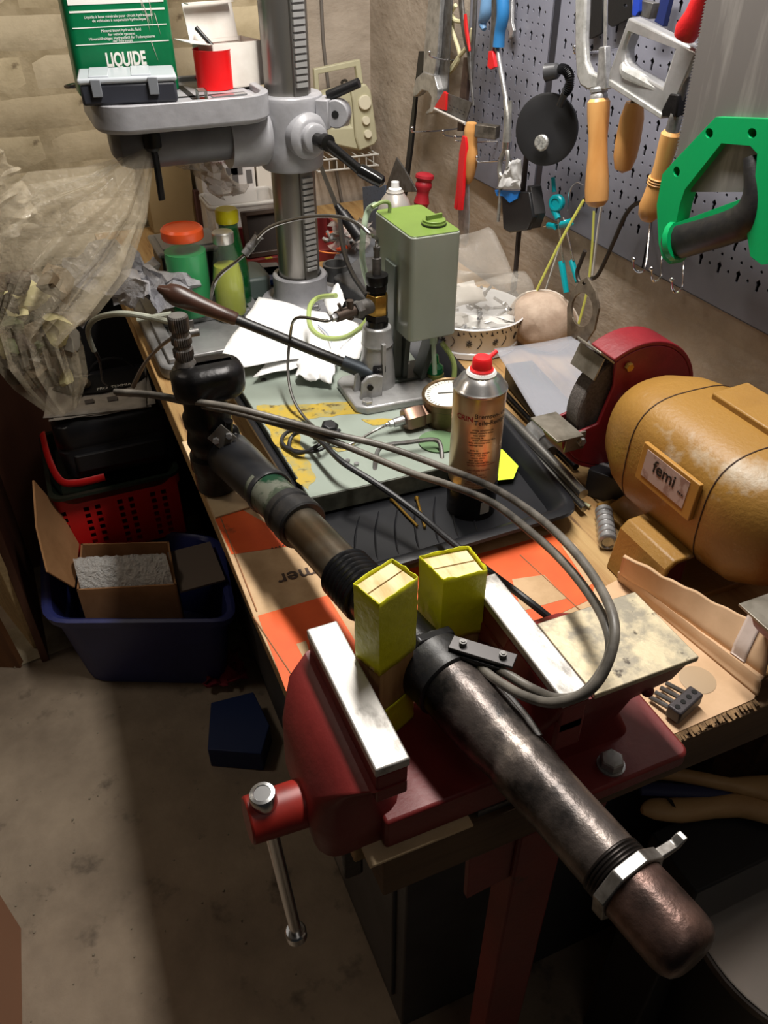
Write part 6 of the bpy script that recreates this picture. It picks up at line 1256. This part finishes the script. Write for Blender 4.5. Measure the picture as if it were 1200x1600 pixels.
# red crate
rcm = mat('red plastic crate', (216, 30, 30), .4, c2=(198, 26, 26), scale=6)
ckt = thing('red_crate', (.05, 1.75, .25), 'bright red slotted plastic crate behind the blue bin', 'crate')
cx0, cx1, cy0, cy1, cz0, cz1 = -.112, .172, 1.668, 1.94, .235, .420
m = MB(); N_ = 18; hs_ = []
def slotface(o, ux, L, ncol, seed):
    uz = V(0, 0, 1); holes = []
    for c_ in range(ncol):
        u0 = L*(c_+.5)/ncol
        if c_ % 3 == 1: continue
        for r_ in range(7):
            zc = cz0+.022+.0195*r_; w_ = .006; h_ = .0065
            holes.append([o+ux*(u0-w_)+uz*(zc-h_), o+ux*(u0+w_)+uz*(zc-h_), o+ux*(u0+w_)+uz*(zc+h_), o+ux*(u0-w_)+uz*(zc+h_)])
    return holes
o1 = V(cx0, cy0, 0); m.prism([o1+V(0, 0, cz0), o1+V(cx1-cx0, 0, cz0), o1+V(cx1-cx0, 0, cz1), o1+V(0, 0, cz1)], (0, .003, 0), holes=slotface(o1, V(1, 0, 0), cx1-cx0, 11, 1))
o2 = V(cx0, cy0, 0); m.prism([o2+V(0, 0, cz0), o2+V(0, cy1-cy0, cz0), o2+V(0, cy1-cy0, cz1), o2+V(0, 0, cz1)], (.003, 0, 0), holes=slotface(o2, V(0, 1, 0), cy1-cy0, 10, 2))
m.bb(cx1-.003, cx1, cy0, cy1, cz0, cz1).bb(cx0, cx1, cy1-.003, cy1, cz0, cz1).bb(cx0, cx1, cy0, cy1, cz0, cz0+.004)
m.build('slotted_body', rcm, parent=ckt, smooth=0)
m = MB(); m.loft([[V(x, y, z) for x, y in rrect(cx0-i, cx1+i, cy0-i, cy1+i, .02, 4)] for i, z in ((.001, cz1-.030), (.006, cz1-.028), (.006, cz1-.004), (.001, cz1), (-.006, cz1-.002), (-.006, cz1-.02))], closed=True); m.build('rim', rcm, parent=ckt, smooth=50)
m = MB(); m.bb(-.08, .17, 1.70, 1.93, .0, .234); tag(m.build('floor_carton', mat('dark brown carton', (60, 48, 38), .85), bevel=.003), 'dark carton on the floor carrying the red crate', 'carton')
# dark green tray rim and black tote on top
gt_ = mat('dark green plastic', (28, 38, 30), .35)
m = MB(); m.loft([[V(x, y, z) for x, y in rrect(cx0+i, cx1-i, cy0-.03+i, cy1-i, .03, 5)] for i, z in ((.02, cz1-.02+.002), (.0, cz1+.012), (-.006, cz1+.014), (-.006, cz1+.022), (.004, cz1+.022), (.014, cz1+.004), (.022, cz1-.010))], cap1=True)
tag(m.build('green_tray', gt_, smooth=50), 'dark green shallow tray sitting on the red crate', 'tray')
m = MB(); m.tube([V(-.10, 1.80, cz1+.10), V(-.098, 1.72, cz1+.08), V(-.085, 1.672, cz1+.045), V(-.05, 1.662, cz1+.035), V(.01, 1.662, cz1+.035)], [(.010, .004)]*5, 8, 4); tag(m.build('red_handle_bar', rcm), 'bright red basket rim bent round the front of the black case', 'handle')
bc = thing('black_case', (.05, 1.78, cz1+.02), 'bulky black plastic case with rounded lid standing on the red crate', 'case')
bcm = mat('black case plastic', (38, 38, 42), .35, c2=(30, 30, 33), scale=8, bump=.0003)
m = MB(); m.loft([[V(x, y, z) for x, y in rrect(-.075+i, .195-i, 1.682+i, 1.93-i, .035, 5)] for i, z in ((.02, cz1+.020), (.006, cz1+.030), (0, cz1+.10), (.003, cz1+.104), (.003, cz1+.110), (0, cz1+.114), (.002, cz1+.165), (.02, cz1+.180))]); m.build('shell', bcm, parent=bc, smooth=50)
m = MB(); m.loft([[V(x, y, z) for x, y in rrect(-.045+i, .165-i, 1.676+i, 1.70, .012, 4)] for i, z in ((.004, cz1+.05), (0, cz1+.053), (0, cz1+.092), (.004, cz1+.095))]); m.build('front_panel', bcm, parent=bc, bevel=.001)
# papers on the case
pz_ = cz1+.185
nw = mat('grey newsprint', (186, 180, 172), .85, c2=(168, 162, 154), scale=40)
for k, (dx, a) in enumerate(((0, 0), (.006, 3), (-.004, -4))):
    m = MB(); R = rot('Z', -6+a); c = V(.045+dx, 1.775, pz_+.003*k)
    m.grid(lambda u, v: c+R @ V((u-.5)*.22, (v-.5)*.19, .004*noise.noise(V(u*3, v*3, k))+.004*abs(u-.5)), 12, 10)
    o = tag(m.build('leaflet', nw, solid=.0008), ('lowest', 'middle', 'topmost')[k]+' printed leaflet in the pile on the black case', 'leaflet')
top = o
m = MB(); R = rot('Z', -2); c = V(.050, 1.775, pz_+.012)
m.prism([c+R @ V((u-.5)*.21, (v-.5)*.18, 0) for u, v in ((.1, .95), (0, .72), (.18, .50), (.5, .42), (.82, .48), (1, .66), (1, .95))], (0, 0, .001)); m.build('dark_print', mat('black printed band', (24, 24, 26), .4), parent=top)
m = MB(); m.box(c+R @ V(.07, -.045, -.001), (.030, .02, .0008), R).box(c+R @ V(.02, -.05, -.001), (.022, .02, .0008), R).box(c+R @ V(-.03, -.045, -.001), (.02, .018, .0008), R); m.build('small_photo', mat('grey ink', (96, 92, 90)), parent=top)
text('leaflet_title', 'PRO  TEMMIA', .016, c+V(.03, .0, .0016), R, wp, top, sx=.8)
m = MB(); q = c+V(-.03, .03, .004); m.lathe([(.013, 0), (.014, .006), (.012, .014), (.006, .015)], q, (-.3, -.5, 1), 18); m.tube([q+V(.0, 0, .01), q+V(-.01, -.02, .008), q+V(-.03, -.045, .004)], .005, 8, 3)
tag(m.build('pipe_elbow', mat('beige fitting', (140, 124, 100), .5)), 'small beige pipe fitting lying on the leaflets', 'fitting')
m = MB(); m.tube([c+V(-.02, .08, .004), c+V(.01, .085, .03), c+V(.06, .085, .03), c+V(.09, .08, .004)], .003, 6, 4); tag(m.build('case_bail', BLACKP), 'thin black wire bail standing behind the leaflets', 'handle')
m = MB(); m.bb(-.01, .20, 1.97, 2.12, 0, .80); tag(m.build('dark_area_box', mat('near black filler', (34, 33, 33), .6), bevel=.004), 'near black box filling the dark area behind the black case', 'box')  # near-black box, sized to stand in for the dark area behind the tubes
# leaning boards
def board(name, p, q, w_, d_, th, m_, label):
    p = Vector(p); q = Vector(q); d_ = Vector(d_).normalized(); n_ = (q-p).cross(d_).normalized()*th
    mb = MB(); mb.prism([p, p+d_*w_, q+d_*w_, q], n_); return tag(mb.build(name, m_, bevel=.0015), label, 'board')
wd1 = mat('dark stained board', (104, 66, 48), .6, c2=(84, 52, 38), scale=8, stretch=(1, 1, .1), bump=.0004)
board('wood_board', (-.30, 1.985, 0), (-.30, 2.10, .80), .27, (1, 0, 0), .018, wd1, 'broad dark red brown board leaning on the brick wall behind the crate')
wd2 = mat('pale chipboard edge', (226, 200, 150), .75, c2=(200, 172, 126), scale=60)
wd3 = mat('mid brown board', (136, 92, 54), .6, c2=(108, 70, 42), scale=9, stretch=(1, 1, .12), bump=.0004)
board('wood_board', (-.225, 1.60, 0), (-.235, 1.62, .92), .40, (-.03, 1, 0), .018, wd1, 'tall dark red brown board standing behind the hanging bag')
board('wood_board', (-.243, 1.66, 0), (-.245, 1.54, .66), .34, (-.35, 1, 0), .016, wd2, 'pale edged thin board leaning at the far left of the floor')
board('wood_board', (-.285, 1.62, 0), (-.335, 1.52, .95), .30, (-1, .5, 0), .02, wd3, 'mid brown board behind the pale edged board at the left edge')
board('wood_board', (-.30, 2.08, 0), (-.33, 2.1, 1.02), .30, (-1, .1, 0), .02, wd1, 'rearmost dark board against the brick wall at left')
board('wood_board', (-.352, .93, 0), (-.352, .90, .50), .5, (-.05, -1, 0), .018, mat('orange brown veneer', (160, 112, 84), .5), 'edge of a reddish board at the bottom left corner of the picture')
m = MB(); m.prism([PZ(x, y, .004) for x, y in [(8, 985), (85, 960), (118, 1006), (22, 1043)]], (0, 0, -.003)); tag(m.build('floor_card', mat('pale dirty card', (170, 158, 134), .85, c2=(140, 128, 104), scale=14)), 'pale dirty card on the floor at the foot of the leaning boards', 'card')
# blue thing and red thing under the bench
m = MB(); P = [PZ(x, y, .0) for x, y in [(335, 1125), (400, 1108), (425, 1160), (412, 1205), (330, 1198)]]; m.prism([V(p.x, p.y, .002) for p in P], (0, 0, .06)); tag(m.build('blue_folder', mat('dark blue board', (22, 44, 92), .5), bevel=.002), 'dark blue flat box on the floor in the shadow beside the bench', 'box')
m = MB(); a = PZ(340, 1045, .03); m.grid(lambda u, v: a+V(-.03+.09*u, -.05+.10*v, 0)+crumple((u, v, 7), 5, .03), 10, 8); tag(m.build('red_rag', mat('dark red rag', (120, 26, 40), .8), solid=.002), 'crumpled dark red rag on the floor by the cabinet', 'rag')
m = MB(); a = PZ(255, 1052, .01)
for k in range(5): m.tube([a+V(.012*k-.02, 0, .0), a+V(.012*k-.016, .01, .012), a+V(.012*k-.01, .0, .0)], .0015, 5, 3)
tag(m.build('wire_scraps', DSTEEL), 'few wire scraps glinting on the floor in front of the blue bin', 'wire')
# black box under bench edge
m = MB(); m.bb(.128, .150, .40, .47, .735, .81); tag(m.build('black_bracket', BLACKM, bevel=.004), 'black steel bracket under the front corner of the bench', 'bracket')
# ---- big clear bag hanging from the table clamp lever
bg = mat('cloudy clear film', (190, 178, 154), .14, alpha=.26, bump=.008, bscale=30, coat=.5)
lb_ = thing('hanging_bag', PY(90, 600, 1.33), 'large cloudy clear plastic bag of rubbish hanging from the drill table clamp', 'bag')
def bagring(px, py, Y_, wpx, hh, n=96, seed=0, skew=0):
    c = PY(px, py, Y_); t = (c-O0).dot(fw); wx = wpx*t/FPX/2; ring = []
    for k in range(n):
        a = 2*math.pi*k/n; p = RT*(wx*math.cos(a))+FH*(hh*math.sin(a))+V(0, 0, skew*math.cos(a))
        f = 1+.16*noise.noise(V(math.cos(a)*2.4, math.sin(a)*2.4, seed*.5))+.13*math.sin(a*11+seed*.5)*min(1, hh*25)+.09*math.sin(a*23+seed)*min(1, hh*25)
        ring.append(c+p*f)
    return ring
m = MB(); m.loft([bagring(237, 208, 1.385, 10, .005, seed=0), bagring(230, 225, 1.385, 18, .010, seed=.2), bagring(213, 258, 1.38, 42, .018, seed=.5, skew=-.010), bagring(182, 305, 1.36, 68, .03, seed=1, skew=-.035), bagring(126, 355, 1.35, 104, .045, seed=1.6, skew=-.065),
        bagring(72, 415, 1.34, 112, .07, seed=2.2, skew=-.07), bagring(44, 480, 1.33, 105, .08, seed=3, skew=-.04), bagring(58, 540, 1.33, 115, .08, seed=3.6, skew=-.02), bagring(80, 590, 1.33, 90, .06, seed=4, skew=-.01), bagring(100, 635, 1.33, 40, .03, seed=4.4)])
m.build('film', bg, parent=lb_, smooth=70)
def lobe(u, v):
    p = quad(PY(-45, 205, 1.16), PY(4, 232, 1.20), PY(74, 348, 1.24), PY(-45, 400, 1.22), u, v)
    return p+FH*(-.035*math.sin(math.pi*u)*math.sin(math.pi*v))+crumple((u*1.5, v*5, 0), 2.2, .018)+FH*.004*math.sin(v*40+u*5)
m = MB(); m.grid(lobe, 24, 24); m.build('film_lobe', bg, parent=lb_, smooth=70)
bits = random.Random(12)
cols_ = [mat('crumpled cream paper', (190, 180, 130), .8, bump=.001), mat('crumpled brown paper', (104, 88, 66), .8, bump=.001), mat('crumpled grey tissue', (130, 124, 112), .8, bump=.001), mat('dull green wrap', (84, 88, 58), .6), mat('dark brown scrap', (60, 48, 38), .8)]
for k in range(34):
    px = bits.uniform(5, 105); py = bits.uniform(440, 592)
    if k == 0: px, py = 50, 462
    if k == 1: px, py = 98, 530
    c = PY(px, py, 1.33+bits.uniform(-.03, .04)); r = bits.uniform(.012, .024) if k > 1 else .026
    m = MB(); m.ball(c, r, 9, 6); m.v = [p+crumple(p, 40, r*.9, k) for p in m.v]
    tag(m.build('crumpled_scrap', cols_[0 if k == 0 else (2 if k == 1 else k % 5)], smooth=25), ('crumpled cream paper ball high in the hanging bag', 'pale grey crumpled tissue in the middle of the hanging bag')[k] if k < 2 else 'crumpled scrap of paper or wrapping inside the hanging bag', 'scrap', None if k < 2 else 'rubbish inside the hanging bag')
# ================================================================ RIGHT FOREGROUND, BELOW THE BENCH
bk = thing('lidded_bucket', (.68, .36, .0), 'dark bucket with dull grey lid standing in front of the bench at lower right', 'bucket')
kc_ = V(.700, .250, 0)
m = MB(); m.lathe([(.12, 0), (.150, .46), (.150, .472)], kc_, seg=56); m.build('body', mat('black bucket', (24, 26, 30), .4), parent=bk)
m = MB(); m.lathe([(.152, .470), (.155, .472), (.155, .484), (.152, .486), (.147, .482), (0, .481)], kc_, seg=64); m.build('lid', mat('dull dark steel lid', (112, 104, 100), .42, .6, c2=(84, 78, 74), scale=20, c3=(140, 134, 128), s3=60, lo3=.7, hi3=.74), parent=bk)
m = MB(); m.lathe([(.1495, .4865), (.1525, .4885), (.1495, .4880)], kc_, seg=64); m.build('lid_bead', CHROME, parent=bk)
m = MB(); q = PZ(1130, 1500, .42); m.grid(lambda u, v: q+V(-.02+.07*u, -.03+.03*v, -.02*v)+crumple((u, v, 3), 4, .02), 8, 6); tag(m.build('film_shred', mat('bluish film', (110, 130, 140), .15, alpha=.7), solid=.0005), 'shred of bluish clear film under the bucket lid', 'film')
# wooden clogs / handles
pw = mat('pale handle wood', (196, 160, 112), .5, c2=(176, 138, 92), scale=9, stretch=(.4, 3, 3), bump=.0003)
cl_ = thing('wooden_fork_handle', PZ(1130, 1250, .60), 'pale wooden handle forked into two rounded arms below the bench front', 'handle')
m = MB(); m.tube([PZ(x, y, .60) for x, y in [(1003, 1266), (1020, 1264), (1060, 1266), (1110, 1262), (1150, 1258), (1190, 1258), (1240, 1262)]], [(.004, .006), (.014, .010), (.0165, .012), (.014, .012), (.016, .013), (.025, .014), (.034, .014)], 20, 5, flat=(0, 1, 0))
m.build('arm', pw, parent=cl_)
m = MB(); m.tube([PZ(x, y, .615) for x, y in [(1018, 1214), (1040, 1208), (1090, 1216), (1140, 1226), (1180, 1230), (1240, 1238)]], [(.004, .006), (.009, .009), (.009, .009), (.009, .009), (.016, .010), (.026, .012)], 20, 5, flat=(0, 1, 0)); m.build('arm', pw, parent=cl_)
m = MB(); m.tube([PZ(x, y, .605) for x, y in [(1000, 1232), (1060, 1235), (1120, 1240), (1165, 1246)]], [(.010, .006)]*3+[(.003, .003)], 12, 4, flat=(0, 1, 0)); tag(m.build('blue_strap', mat('dark blue strap', (44, 50, 88), .6)), 'dark blue strap lying between the arms of the forked wooden handle', 'strap')
m = MB(); m.prism([PZ(x, y, .6135) for x, y in [(1038, 1245), (1050, 1250), (1056, 1262), (1050, 1259), (1045, 1252)]], (0, 0, .0008)); m.build('burn_mark', mat('burnt wood', (30, 20, 14), .9), parent=cl_)
# dark shelf and clutter carrying those things
m = MB(); m.bb(.53, .86, .30, .385, .0, .585); tag(m.build('dark_cupboard', mat('near black cupboard', (26, 27, 32), .6), bevel=.003), 'near black low cupboard under the bench front behind the bucket', 'cupboard')
